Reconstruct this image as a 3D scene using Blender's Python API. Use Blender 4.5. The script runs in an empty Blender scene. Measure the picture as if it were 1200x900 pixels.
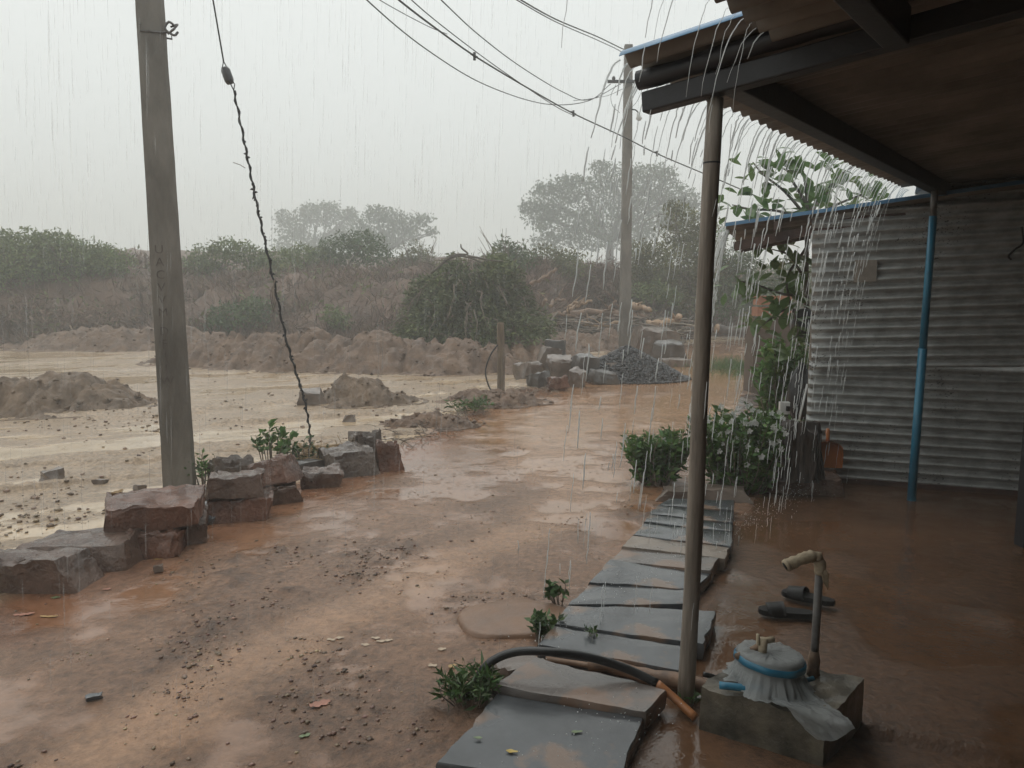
import bpy, bmesh, math, random
import numpy as np
from mathutils import Vector, Matrix, Euler

random.seed(7)
RNG = np.random.default_rng(7)
scene = bpy.context.scene
COL = scene.collection
rad = math.radians

# ------------------------------------------------------------------ camera
CAM_H = 1.6
PITCH = rad(6.8)
cam_data = bpy.data.cameras.new("camera")
cam = bpy.data.objects.new("camera", cam_data)
COL.objects.link(cam)
cam.location = (0, 0, CAM_H)
cam.rotation_euler = (rad(90) - PITCH, 0, 0)
cam_data.sensor_width = 36
cam_data.lens = 27.03
cam_data.clip_start = 0.05
cam_data.clip_end = 2000
scene.camera = cam

# ------------------------------------------------------------------ world, sun, exposure
SUN_EL, SUN_AZ = rad(62), rad(-35)
world = bpy.data.worlds.new("World")
scene.world = world
world.use_nodes = True
wn, wl = world.node_tree.nodes, world.node_tree.links
for n in list(wn):
    wn.remove(n)
sky = wn.new("ShaderNodeTexSky")
sky.sky_type = 'NISHITA'
sky.sun_disc = False
sky.sun_elevation = SUN_EL
sky.sun_rotation = SUN_AZ
sky.dust_density = 6
hs = wn.new("ShaderNodeHueSaturation")
hs.inputs["Saturation"].default_value = 0.25
mx = wn.new("ShaderNodeMix"); mx.data_type = 'RGBA'
mx.inputs[0].default_value = 0.8
mx.inputs[7].default_value = (9.3, 9.75, 9.5, 1)       # the even grey of a rain cloud deck
bg = wn.new("ShaderNodeBackground"); bg.inputs["Strength"].default_value = 0.108
wo = wn.new("ShaderNodeOutputWorld")
wl.new(sky.outputs[0], hs.inputs["Color"])
wl.new(hs.outputs[0], mx.inputs[6])
wl.new(mx.outputs[2], bg.inputs[0])
wl.new(bg.outputs[0], wo.inputs[0])

sun_data = bpy.data.lights.new("sun", 'SUN')
sun_data.energy = 0.6
sun_data.angle = rad(60)
sun_data.color = (1.0, 0.97, 0.92)
sun = bpy.data.objects.new("sun", sun_data)
COL.objects.link(sun)
sun.rotation_euler = Vector((-math.sin(SUN_AZ) * math.cos(SUN_EL), -math.cos(SUN_AZ) * math.cos(SUN_EL), -math.sin(SUN_EL))).to_track_quat('-Z', 'Y').to_euler()

vs = scene.view_settings
vs.view_transform = 'Standard'; vs.look = 'None'; vs.exposure = 0.08; vs.gamma = 1.0; vs.use_curve_mapping = False
scene.render.engine = 'CYCLES'
scene.cycles.use_denoising = True
scene.cycles.max_bounces = 8
scene.cycles.volume_bounces = 2
scene.cycles.transparent_max_bounces = 12
scene.cycles.sample_clamp_indirect = 6

# ------------------------------------------------------------------ survey helpers (photo pixel -> place in the world)
F = 901.0
def ray(px, py):
    x, y, z = (px - 600) / F, 1.0, -(py - 450) / F
    c, s = math.cos(PITCH), math.sin(PITCH)
    return Vector((x, y * c + z * s, -y * s + z * c))
def G(px, py, z=0.0):
    r = ray(px, py)
    t = (z - CAM_H) / r.z
    return Vector((r.x * t, r.y * t, z))
def P(px, py, d):
    r = ray(px, py)
    t = d / r.y
    return Vector((r.x * t, d, CAM_H + r.z * t))
def onplane(px, py, p0, nrm):
    r = ray(px, py); o = Vector((0, 0, CAM_H))
    t = (Vector(p0) - o).dot(nrm) / r.dot(nrm)
    return o + r * t
# frame of the veranda: n to the right (away from the eave), s along the eave
BA = rad(38.9)
NV = Vector((math.cos(BA), -math.sin(BA), 0)); SV = Vector((math.sin(BA), math.cos(BA), 0))
def B(n, s, z):
    return NV * n + SV * s + Vector((0, 0, z))

# ------------------------------------------------------------------ numpy noise
def _h(ix, iy, iz, seed):
    n = (ix.astype(np.int64) * 374761393 + iy.astype(np.int64) * 668265263 + iz.astype(np.int64) * 2147483647 + seed * 1274126177) & 0xffffffff
    n = ((n ^ (n >> 13)) * 1274126177) & 0xffffffff
    n = (n ^ (n >> 16)) & 0xffff
    return n / 65535.0
def vnoise(x, y, z=None, seed=0):
    x = np.asarray(x, float); y = np.asarray(y, float)
    z = np.zeros_like(x) if z is None else np.asarray(z, float)
    ix, iy, iz = np.floor(x), np.floor(y), np.floor(z)
    fx, fy, fz = x - ix, y - iy, z - iz
    fx = fx * fx * (3 - 2 * fx); fy = fy * fy * (3 - 2 * fy); fz = fz * fz * (3 - 2 * fz)
    r = 0
    for dx in (0, 1):
        for dy in (0, 1):
            for dz in (0, 1):
                w = (fx if dx else 1 - fx) * (fy if dy else 1 - fy) * (fz if dz else 1 - fz)
                r = r + w * _h(ix + dx, iy + dy, iz + dz, seed)
    return r
def fbm(x, y, z=None, oct=4, seed=0):
    x = np.asarray(x, float); y = np.asarray(y, float)
    a, t, s = 1.0, 0.0, 0.0
    for o in range(oct):
        t = t + a * vnoise(x * 2 ** o, y * 2 ** o, None if z is None else np.asarray(z) * 2 ** o, seed + o * 17)
        s += a; a *= 0.5
    return t / s
def sstep(a, b, x):
    t = np.clip((x - a) / (b - a), 0, 1)
    return t * t * (3 - 2 * t)

# ------------------------------------------------------------------ materials
MATS = {}
def mat(name, c1, c2=None, rough=0.6, scale=6.0, bump=0.0, bscale=40.0, detail=6.0, spec=0.5, metallic=0.0, island=0.0,
        transl=0.0, coat=0.0, stretch=None, rough2=None, attr=None, ramp=(0.35, 0.65), bdist=0.01):
    m = bpy.data.materials.new(name); m.use_nodes = True
    nt = m.node_tree; N, L = nt.nodes, nt.links
    b = N["Principled BSDF"]; out = N["Material Output"]
    c2 = c2 or tuple(v * 0.6 for v in c1)
    tc = N.new("ShaderNodeTexCoord")
    vec = tc.outputs["Object"]
    if stretch:
        mp = N.new("ShaderNodeMapping"); mp.inputs["Scale"].default_value = stretch
        L.new(vec, mp.inputs[0]); vec = mp.outputs[0]
    nz = N.new("ShaderNodeTexNoise"); nz.inputs["Scale"].default_value = scale; nz.inputs["Detail"].default_value = detail; nz.inputs["Roughness"].default_value = 0.62
    L.new(vec, nz.inputs["Vector"])
    rp = N.new("ShaderNodeValToRGB")
    rp.color_ramp.elements[0].position = ramp[0]; rp.color_ramp.elements[0].color = (*c2, 1)
    rp.color_ramp.elements[1].position = ramp[1]; rp.color_ramp.elements[1].color = (*c1, 1)
    L.new(nz.outputs["Fac"], rp.inputs[0])
    colour = rp.outputs[0]
    if island:
        ge = N.new("ShaderNodeNewGeometry")
        hv = N.new("ShaderNodeHueSaturation")
        mr = N.new("ShaderNodeMapRange"); mr.inputs[3].default_value = 1 - island; mr.inputs[4].default_value = 1 + island
        L.new(ge.outputs["Random Per Island"], mr.inputs[0]); L.new(mr.outputs[0], hv.inputs["Value"]); L.new(colour, hv.inputs["Color"])
        mh = N.new("ShaderNodeMapRange"); mh.inputs[3].default_value = 0.5 - island * 0.06; mh.inputs[4].default_value = 0.5 + island * 0.06
        ml = N.new("ShaderNodeMath"); ml.operation = 'FRACT'
        mm = N.new("ShaderNodeMath"); mm.operation = 'MULTIPLY'; mm.inputs[1].default_value = 7.31
        L.new(ge.outputs["Random Per Island"], mm.inputs[0]); L.new(mm.outputs[0], ml.inputs[0]); L.new(ml.outputs[0], mh.inputs[0]); L.new(mh.outputs[0], hv.inputs["Hue"])
        colour = hv.outputs[0]
    L.new(colour, b.inputs["Base Color"])
    b.inputs["Roughness"].default_value = rough
    if rough2 is not None:
        r2 = N.new("ShaderNodeMapRange"); r2.inputs[3].default_value = rough; r2.inputs[4].default_value = rough2
        nr = N.new("ShaderNodeTexNoise"); nr.inputs["Scale"].default_value = scale * 1.7; nr.inputs["Detail"].default_value = 4
        L.new(vec, nr.inputs["Vector"])
        r2.inputs[1].default_value = 0.35; r2.inputs[2].default_value = 0.65
        L.new(nr.outputs["Fac"], r2.inputs[0]); L.new(r2.outputs[0], b.inputs["Roughness"])
    b.inputs["Specular IOR Level"].default_value = spec
    b.inputs["Metallic"].default_value = metallic
    b.inputs["Coat Weight"].default_value = coat; b.inputs["Coat Roughness"].default_value = 0.12
    if bump:
        nb = N.new("ShaderNodeTexNoise"); nb.inputs["Scale"].default_value = bscale; nb.inputs["Detail"].default_value = 8; nb.inputs["Roughness"].default_value = 0.65
        L.new(vec, nb.inputs["Vector"])
        bp = N.new("ShaderNodeBump"); bp.inputs["Strength"].default_value = bump; bp.inputs["Distance"].default_value = bdist
        L.new(nb.outputs["Fac"], bp.inputs["Height"]); L.new(bp.outputs[0], b.inputs["Normal"])
    if transl:
        tr = N.new("ShaderNodeBsdfTranslucent"); L.new(colour, tr.inputs[0])
        ms = N.new("ShaderNodeMixShader"); ms.inputs[0].default_value = transl
        L.new(b.outputs[0], ms.inputs[1]); L.new(tr.outputs[0], ms.inputs[2]); L.new(ms.outputs[0], out.inputs[0])
    MATS[name] = m
    return m

mat("stone", (0.190, 0.122, 0.092), (0.070, 0.042, 0.031), rough=0.14, rough2=0.42, scale=5, bump=0.9, bscale=28, detail=8, bdist=.03, coat=0.4)
mat("stone_red", (0.225, 0.105, 0.066), (0.085, 0.042, 0.029), rough=0.15, rough2=0.45, scale=4, bump=0.9, bscale=28, detail=8, bdist=.03, coat=0.4)
mat("stone_grey", (0.190, 0.150, 0.125), (0.080, 0.057, 0.046), rough=0.13, rough2=0.40, scale=5, bump=0.9, bscale=26, detail=8, bdist=.03, coat=0.45)
mat("slate", (0.092, 0.100, 0.108), (0.046, 0.049, 0.053), rough=0.08, rough2=0.30, scale=2.2, bump=0.18, bscale=14, detail=8, coat=0.25)
mat("slate_tan", (0.26, 0.205, 0.16), (0.14, 0.11, 0.088), rough=0.2, rough2=0.5, scale=4, bump=0.5, bscale=22, detail=8, coat=0.3)
mat("slate_brown", (0.16, 0.13, 0.112), (0.085, 0.075, 0.07), rough=0.15, rough2=0.42, scale=2.6, bump=0.4, bscale=20, detail=8, coat=0.35)
mat("concrete_pole", (0.215, 0.192, 0.165), (0.105, 0.092, 0.078), rough=0.45, rough2=0.7, scale=3.5, bump=0.7, bscale=30, detail=10, stretch=(1, 1, 0.35))
mat("concrete", (0.185, 0.158, 0.115), (0.034, 0.030, 0.020), rough=0.35, rough2=0.7, scale=6, bump=0.8, bscale=35, detail=10, coat=0.35)
mat("post_wood", (0.31, 0.265, 0.22), (0.15, 0.125, 0.102), rough=0.4, rough2=0.65, scale=5, bump=0.5, bscale=14, stretch=(6, 6, 0.5))
mat("stake_wood", (0.20, 0.155, 0.11), (0.09, 0.065, 0.045), rough=0.6, scale=6, bump=0.5, bscale=16, stretch=(4, 4, 0.5))
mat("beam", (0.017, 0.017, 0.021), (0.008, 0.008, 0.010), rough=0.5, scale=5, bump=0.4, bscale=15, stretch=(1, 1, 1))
mat("beam_end", (0.23, 0.15, 0.095), (0.11, 0.07, 0.045), rough=0.7, scale=14, bump=0.4)
mat("beam_red", (0.11, 0.060, 0.045), (0.05, 0.03, 0.025), rough=0.6, scale=6, bump=0.3)
mat("sheet_top", (0.12, 0.25, 0.40), (0.08, 0.18, 0.30), rough=0.3, scale=3)
mat("sheet_under", (0.215, 0.190, 0.165), (0.105, 0.092, 0.080), rough=0.5, rough2=0.7, scale=2.5, stretch=(1, 1, 1))
mat("galvanised", (0.46, 0.465, 0.455), (0.28, 0.28, 0.27), rough=0.42, rough2=0.6, scale=9, metallic=0.1, bump=0.15, bscale=60)
mat("blue_pipe", (0.03, 0.19, 0.30), (0.02, 0.13, 0.22), rough=0.35, scale=5)
mat("hose_black", (0.018, 0.018, 0.019), (0.012, 0.012, 0.012), rough=0.28, scale=8)
mat("hose_orange", (0.42, 0.17, 0.055), (0.28, 0.11, 0.04), rough=0.4, scale=12)
mat("pipe_grey", (0.16, 0.155, 0.15), (0.07, 0.06, 0.055), rough=0.4, scale=14, bump=0.3)
mat("cloth_wrap", (0.50, 0.42, 0.30), (0.26, 0.20, 0.13), rough=0.75, scale=20, bump=0.6, bscale=60)
mat("wire", (0.028, 0.028, 0.03), (0.02, 0.02, 0.02), rough=0.6)
mat("insulator", (0.07, 0.07, 0.075), (0.04, 0.04, 0.04), rough=0.3)
mat("white_enamel", (0.72, 0.72, 0.70), (0.6, 0.6, 0.58), rough=0.3)
mat("black_plastic", (0.014, 0.014, 0.015), (0.01, 0.01, 0.01), rough=0.3, bump=0.6, bscale=25)
mat("rubber", (0.010, 0.009, 0.009), (0.006, 0.006, 0.006), rough=0.5, spec=.3, bump=0.3, bscale=120)
mat("stump", (0.060, 0.042, 0.032), (0.018, 0.013, 0.011), rough=0.45, scale=9, bump=0.9, bscale=14, stretch=(5, 5, 0.6))
mat("orange_plastic", (0.50, 0.17, 0.045), (0.40, 0.13, 0.035), rough=0.35, scale=6)
mat("bark", (0.14, 0.12, 0.10), (0.07, 0.058, 0.045), rough=0.7, scale=6, bump=0.5, bscale=20)
mat("bark_far", (0.10, 0.085, 0.07), (0.06, 0.05, 0.04), rough=0.8, scale=4)
mat("log_wood", (0.30, 0.185, 0.12), (0.12, 0.075, 0.05), rough=0.55, scale=7, bump=0.5, bscale=18, stretch=(1, 1, 1))
mat("log_bare", (0.44, 0.285, 0.175), (0.26, 0.165, 0.10), rough=0.5, scale=6, bump=0.3)
mat("log_dark", (0.13, 0.105, 0.09), (0.06, 0.047, 0.04), rough=0.6, scale=7, bump=0.5, bscale=18)
mat("leaf_far", (0.080, 0.125, 0.045), (0.048, 0.075, 0.028), rough=0.55, scale=0.6, island=0.3, transl=0.2)
mat("leaf_scrub", (0.185, 0.235, 0.090), (0.120, 0.150, 0.06), rough=0.6, scale=0.8, island=0.35, transl=0.25)
mat("leaf_olive", (0.175, 0.190, 0.075), (0.120, 0.115, 0.052), rough=0.6, scale=0.8, island=0.35, transl=0.25)
mat("leaf_mid", (0.105, 0.160, 0.058), (0.062, 0.096, 0.038), rough=0.5, scale=0.8, island=0.35, transl=0.2)
mat("leaf_brush", (0.165, 0.200, 0.080), (0.080, 0.088, 0.042), rough=0.6, scale=1.0, island=0.4, transl=0.15)
mat("leaf_big", (0.150, 0.235, 0.090), (0.10, 0.165, 0.06), rough=0.28, scale=6, transl=0.42)
mat("leaf_bush", (0.135, 0.240, 0.070), (0.080, 0.145, 0.042), rough=0.35, scale=4, island=0.4, transl=0.35)
mat("leaf_weed", (0.085, 0.155, 0.045), (0.05, 0.09, 0.03), rough=0.4, scale=8, island=0.4, transl=0.25)
mat("flower", (0.78, 0.78, 0.76), (0.7, 0.7, 0.68), rough=0.6, transl=0.3)
mat("twig_brown", (0.20, 0.135, 0.098), (0.12, 0.078, 0.058), rough=0.75, scale=0.7, island=0.4)
mat("twig_grey", (0.24, 0.19, 0.145), (0.10, 0.08, 0.065), rough=0.7, island=0.3)
mat("earth", (0.205, 0.130, 0.085), (0.100, 0.062, 0.042), rough=0.45, rough2=0.8, scale=3, bump=1.0, bscale=9, detail=12, bdist=0.05)
mat("earth_tan", (0.215, 0.148, 0.098), (0.110, 0.075, 0.050), rough=0.4, rough2=0.8, scale=3.5, bump=1.0, bscale=11, detail=12, bdist=0.05)
mat("bank_earth", (0.19, 0.118, 0.085), (0.10, 0.062, 0.046), rough=0.7, scale=0.8, bump=1.0, bscale=4, detail=12, bdist=0.12)
mat("crumb", (0.25, 0.165, 0.12), (0.12, 0.076, 0.055), rough=0.35, scale=3, island=0.5)
mat("gravel", (0.066, 0.066, 0.070), (0.036, 0.036, 0.039), rough=0.35, scale=8, island=0.5)
mat("rock_brown", (0.21, 0.165, 0.135), (0.10, 0.075, 0.062), rough=0.35, rough2=0.6, scale=5, bump=0.5, bscale=25, coat=0.5)
mat("rock_dark", (0.11, 0.098, 0.09), (0.05, 0.045, 0.042), rough=0.35, rough2=0.6, scale=5, bump=0.5, bscale=25, coat=0.5)
mat("chip_red", (0.42, 0.20, 0.14), (0.30, 0.13, 0.085), rough=0.5)
mat("chip_yellow", (0.46, 0.30, 0.11), (0.34, 0.21, 0.08), rough=0.45)
mat("chip_cream", (0.55, 0.42, 0.30), (0.42, 0.32, 0.22), rough=0.45)
mat("leaf_yellow", (0.60, 0.42, 0.09), (0.45, 0.33, 0.08), rough=0.4)
mat("leaf_green", (0.21, 0.27, 0.14), (0.14, 0.19, 0.09), rough=0.4)
mat("leaf_dry", (0.42, 0.29, 0.15), (0.28, 0.18, 0.09), rough=0.6)
mat("mud_stone", (0.25, 0.142, 0.086), (0.17, 0.096, 0.058), rough=.3, rough2=.5, scale=5, bump=.4, bscale=30, coat=0.05)
mat("brick", (0.36, 0.17, 0.10), (0.24, 0.11, 0.07), rough=0.6, scale=8, bump=0.4)
mat("plaster", (0.12, 0.09, 0.07), (0.085, 0.065, 0.05), rough=0.8, scale=3, bump=0.3)
mat("paper", (0.30, 0.26, 0.22), (0.22, 0.19, 0.16), rough=0.7, scale=8)
mat("board_tan", (0.44, 0.32, 0.20), (0.33, 0.23, 0.14), rough=0.5)

def water_material(name, white=0.35):
    m = bpy.data.materials.new(name); m.use_nodes = True
    N, L = m.node_tree.nodes, m.node_tree.links
    b = N["Principled BSDF"]
    b.inputs["Base Color"].default_value = (0.95, 0.97, 0.97, 1)
    b.inputs["Transmission Weight"].default_value = 1.0
    b.inputs["IOR"].default_value = 1.33
    b.inputs["Roughness"].default_value = 0.08
    d = N.new("ShaderNodeBsdfDiffuse"); d.inputs[0].default_value = (0.9, 0.92, 0.92, 1)
    t = N.new("ShaderNodeBsdfTranslucent"); t.inputs[0].default_value = (0.9, 0.92, 0.92, 1)
    a = N.new("ShaderNodeMixShader"); a.inputs[0].default_value = 0.5
    L.new(d.outputs[0], a.inputs[1]); L.new(t.outputs[0], a.inputs[2])
    s = N.new("ShaderNodeMixShader"); s.inputs[0].default_value = white
    L.new(b.outputs[0], s.inputs[1]); L.new(a.outputs[0], s.inputs[2])
    L.new(s.outputs[0], N["Material Output"].inputs[0])
    MATS[name] = m
water_material("water", 0.8)
def rain_material(name, clear):
    m = bpy.data.materials.new(name); m.use_nodes = True
    N, L = m.node_tree.nodes, m.node_tree.links
    g = N["Principled BSDF"]
    g.inputs["Base Color"].default_value = (0.9, 0.92, 0.92, 1); g.inputs["Roughness"].default_value = 0.2
    t = N.new("ShaderNodeBsdfTransparent")
    s = N.new("ShaderNodeMixShader"); s.inputs[0].default_value = clear
    L.new(g.outputs[0], s.inputs[1]); L.new(t.outputs[0], s.inputs[2])
    L.new(s.outputs[0], N["Material Output"].inputs[0])
    MATS[name] = m
rain_material("rain", 0.84)
def plastic_film():
    m = bpy.data.materials.new("plastic_film"); m.use_nodes = True
    N, L = m.node_tree.nodes, m.node_tree.links
    g = N["Principled BSDF"]
    g.inputs["Base Color"].default_value = (0.74, 0.77, 0.77, 1); g.inputs["Roughness"].default_value = 0.12
    nb = N.new("ShaderNodeTexNoise"); nb.inputs["Scale"].default_value = 45; nb.inputs["Detail"].default_value = 3; nb.inputs["Distortion"].default_value = 1.5
    bp = N.new("ShaderNodeBump"); bp.inputs["Strength"].default_value = 0.9; bp.inputs["Distance"].default_value = 0.02
    L.new(nb.outputs["Fac"], bp.inputs["Height"]); L.new(bp.outputs[0], g.inputs["Normal"])
    t = N.new("ShaderNodeBsdfTransparent"); t.inputs[0].default_value = (0.85, 0.9, 0.92, 1)
    s = N.new("ShaderNodeMixShader"); s.inputs[0].default_value = 0.45
    L.new(g.outputs[0], s.inputs[1]); L.new(t.outputs[0], s.inputs[2])
    L.new(s.outputs[0], N["Material Output"].inputs[0])
    MATS["plastic_film"] = m
plastic_film()

# galvanised wall sheets carry dark mould specks
def add_specks(name, colour, scale, thr):
    m = MATS[name]; N, L = m.node_tree.nodes, m.node_tree.links
    b = N["Principled BSDF"]; src = b.inputs["Base Color"].links[0].from_socket
    tc = N.new("ShaderNodeTexCoord")
    n1 = N.new("ShaderNodeTexNoise"); n1.inputs["Scale"].default_value = scale; n1.inputs["Detail"].default_value = 5
    n2 = N.new("ShaderNodeTexNoise"); n2.inputs["Scale"].default_value = scale * 0.04; n2.inputs["Detail"].default_value = 3
    L.new(tc.outputs["Object"], n1.inputs["Vector"]); L.new(tc.outputs["Object"], n2.inputs["Vector"])
    ad = N.new("ShaderNodeMath"); ad.operation = 'MULTIPLY_ADD'; ad.inputs[1].default_value = 0.7
    L.new(n2.outputs["Fac"], ad.inputs[0]); L.new(n1.outputs["Fac"], ad.inputs[2])
    mr = N.new("ShaderNodeMapRange"); mr.inputs[1].default_value = thr; mr.inputs[2].default_value = thr + 0.06
    L.new(ad.outputs[0], mr.inputs[0])
    mix = N.new("ShaderNodeMix"); mix.data_type = 'RGBA'; mix.inputs[7].default_value = (*colour, 1)
    L.new(mr.outputs[0], mix.inputs[0]); L.new(src, mix.inputs[6]); L.new(mix.outputs[2], b.inputs["Base Color"])
add_specks("slate", (0.19, 0.125, 0.088), 3.2, 0.93)
add_specks("slate_brown", (0.21, 0.135, 0.095), 4.2, 0.90)
add_specks("galvanised", (0.045, 0.042, 0.037), 55, 1.02)

# ------------------------------------------------------------------ mesh helpers
def mesh_np(name, verts, faces, smooth=False):
    verts = np.asarray(verts, np.float32).reshape(-1, 3); faces = np.asarray(faces, np.int32)
    me = bpy.data.meshes.new(name)
    k = faces.shape[1]; nf = len(faces)
    me.vertices.add(len(verts)); me.vertices.foreach_set("co", verts.ravel())
    me.loops.add(nf * k); me.loops.foreach_set("vertex_index", faces.ravel())
    me.polygons.add(nf); me.polygons.foreach_set("loop_start", np.arange(0, nf * k, k, dtype=np.int32))
    try:
        me.polygons.foreach_set("loop_total", np.full(nf, k, np.int32))
    except Exception:
        pass
    if smooth:
        me.polygons.foreach_set("use_smooth", np.ones(nf, bool))
    me.update(calc_edges=True)
    return me
def link(name, me, mats, parent=None, smooth=None):
    o = bpy.data.objects.new(name, me); COL.objects.link(o)
    if mats is not None:
        for m in (mats if isinstance(mats, (list, tuple)) else [mats]):
            me.materials.append(MATS[m])
    if parent is not None:
        o.parent = parent
    return o
def tag(o, label=None, cat=None, group=None, kind=None):
    if label: o["label"] = label
    if cat: o["category"] = cat
    if group: o["group"] = group
    if kind or cat: o["kind"] = kind or "thing"
    return o
def empty(name, loc=(0, 0, 0), rz=0.0):
    o = bpy.data.objects.new(name, None); COL.objects.link(o)
    o.location = loc; o.rotation_euler = (0, 0, rz); o.empty_display_size = 0.1
    return o

class MB:
    """collects shapes and links them as one mesh object"""
    def __init__(s): s.v, s.f, s.mi = [], [], []
    def add(s, verts, faces, mi=0):
        o = len(s.v); s.v += [tuple(v) for v in verts]
        s.f += [tuple(i + o for i in f) for f in faces]; s.mi += [mi] * len(faces)
    def hexa(s, c, mi=0):      # eight corners: bottom four then top four
        s.add(c, [(0, 3, 2, 1), (4, 5, 6, 7), (0, 1, 5, 4), (1, 2, 6, 5), (2, 3, 7, 6), (3, 0, 4, 7)], mi)
    def box(s, c, x, y, z, M=None, mi=0):
        cs = [Vector((a * x / 2, b * y / 2, d * z / 2)) for d in (-1, 1) for a, b in ((-1, -1), (1, -1), (1, 1), (-1, 1))]
        if M is not None: cs = [M @ v for v in cs]
        s.hexa([Vector(c) + v for v in cs], mi)
    def beam(s, a, b, w, h, mi=0, up=Vector((0, 0, 1)), endmi=None):
        a, b = Vector(a), Vector(b); d = (b - a).normalized(); side = d.cross(up).normalized(); u = side.cross(d)
        c = [p + side * (i * w / 2) + u * (j * h / 2) for p in (a, b) for i, j in ((-1, -1), (1, -1), (1, 1), (-1, 1))]
        e = mi if endmi is None else endmi
        s.add(c, [(0, 1, 2, 3), (7, 6, 5, 4)], e)
        o = len(s.v) - 8
        for f in [(0, 4, 5, 1), (1, 5, 6, 2), (2, 6, 7, 3), (3, 7, 4, 0)]:
            s.f.append(tuple(i + o for i in f)); s.mi.append(mi)
    def tube(s, pts, radii, sides=8, mi=0, caps=True, endmi=None):
        pts = [Vector(p) for p in pts]
        if not isinstance(radii, (list, tuple)): radii = [radii] * len(pts)
        rings = []; prev = None
        for i, p in enumerate(pts):
            d = (pts[min(i + 1, len(pts) - 1)] - pts[max(i - 1, 0)])
            d = d.normalized() if d.length > 1e-9 else Vector((0, 0, 1))
            if prev is None:
                ref = Vector((1, 0, 0)) if abs(d.x) < 0.8 else Vector((0, 1, 0))
                a = (ref - d * ref.dot(d)).normalized()
            else:
                a = prev - d * prev.dot(d)
                a = a.normalized() if a.length > 1e-6 else d.orthogonal().normalized()
            prev = a; b = d.cross(a)
            rings.append([p + (a * math.cos(t) + b * math.sin(t)) * radii[i] for t in [2 * math.pi * k / sides for k in range(sides)]])
        o = len(s.v)
        for r in rings: s.v += [tuple(v) for v in r]
        for i in range(len(rings) - 1):
            for k in range(sides):
                k2 = (k + 1) % sides
                s.f.append((o + i * sides + k, o + i * sides + k2, o + (i + 1) * sides + k2, o + (i + 1) * sides + k)); s.mi.append(mi)
        if caps:
            e = mi if endmi is None else endmi
            s.f.append(tuple(o + k for k in range(sides))[::-1]); s.mi.append(e)
            s.f.append(tuple(o + (len(rings) - 1) * sides + k for k in range(sides))); s.mi.append(e)
    def build(s, name, mats, parent=None, smooth=False):
        me = bpy.data.meshes.new(name); me.from_pydata(s.v, [], s.f)
        if any(s.mi): me.polygons.foreach_set("material_index", s.mi)
        if smooth: me.polygons.foreach_set("use_smooth", [True] * len(s.f))
        me.update()
        return link(name, me, mats, parent)

def spline(pts, n=6):
    """Catmull-Rom through points"""
    p = [Vector(q) for q in pts]; p = [p[0] * 2 - p[1]] + p + [p[-1] * 2 - p[-2]]
    out = []
    for i in range(1, len(p) - 2):
        for k in range(n):
            t = k / n
            out.append(0.5 * ((2 * p[i]) + (p[i + 1] - p[i - 1]) * t + (2 * p[i - 1] - 5 * p[i] + 4 * p[i + 1] - p[i + 2]) * t * t + (3 * p[i] - p[i - 1] - 3 * p[i + 1] + p[i + 2]) * t ** 3))
    out.append(p[-2]); return out

def smooth_by_angle(o, ang=40):
    me = o.data
    bm = bmesh.new(); bm.from_mesh(me)
    for f in bm.faces: f.smooth = True
    for e in bm.edges:
        if len(e.link_faces) == 2 and e.calc_face_angle(0) > rad(ang): e.smooth = False
    bm.to_mesh(me); bm.free()

def leaves_np(C, size, aspect=0.5, droop=0.0, rng=RNG, jitter=0.4, dirs=None, fold=0.15):
    """diamond shaped leaves, folded along the midrib: 4 verts, 2 tris (as a quad)"""
    n = len(C)
    d = rng.normal(size=(n, 3)) if dirs is None else dirs + rng.normal(size=(n, 3)) * 0.45
    d[:, 2] -= droop
    d /= np.linalg.norm(d, axis=1, keepdims=True) + 1e-9
    r = rng.normal(size=(n, 3)); r -= d * (r * d).sum(1, keepdims=True); r /= np.linalg.norm(r, axis=1, keepdims=True) + 1e-9
    u = np.cross(d, r)
    L = (size * (1 + rng.uniform(-jitter, jitter, n)))[:, None]
    W = L * aspect * 0.5
    v = np.stack([C, C + d * L * 0.45 + r * W + u * L * fold, C + d * L, C + d * L * 0.45 - r * W + u * L * fold], 1).reshape(-1, 3)
    f = np.arange(n * 4).reshape(n, 4)
    return v, f

def blob_pts(n, c, r, rng=RNG, shell=0.55):
    d = rng.normal(size=(n, 3)); d /= np.linalg.norm(d, axis=1, keepdims=True)
    k = (shell ** 3 + (1 - shell ** 3) * rng.uniform(size=n)) ** (1 / 3)
    k *= 1 + rng.normal(size=n) * 0.10
    p = d * k[:, None]
    # uneven lobes
    w = 0.72 + 0.56 * vnoise(d[:, 0] * 2.3 + 11, d[:, 1] * 2.3 + c[0], d[:, 2] * 2.3 + c[2], 5)
    return np.asarray(c) + p * np.asarray(r) * w[:, None]

# ------------------------------------------------------------------ ground: one sheet, mud, flood water and the veranda floor
_b = [G(-120, 760), G(20, 690), G(150, 640), G(240, 600), G(330, 570), G(450, 535), G(520, 492), G(590, 462), G(650, 445), G(700, 425), G(760, 408)]
BX = np.array([p.x for p in _b]); BY = np.array([p.y for p in _b])
_v = [G(735, 905), G(790, 790), G(836, 700), G(862, 620), G(880, 592), G(905, 560)]
VX = np.array([p.x for p in _v]); VY = np.array([p.y for p in _v])
# the stream of clear orange water that runs down the yard
_s = [G(845, 420), G(800, 470), G(690, 490), G(640, 512), G(655, 540), G(690, 575), G(640, 610), G(540, 650), G(430, 700), G(330, 750), G(240, 800), G(160, 860), G(60, 930)]
_s = spline(_s, 6)
SP = np.array([(p.x, p.y) for p in _s])
SWID = np.interp(np.linspace(0, 1, len(SP)), [0, .1, .2, .3, .4, .6, 1], [2.2, 1.9, 1.0, .5, .36, .22, .2])
_c0, _c1 = G(1005, 846), G(1240, 893)

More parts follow.
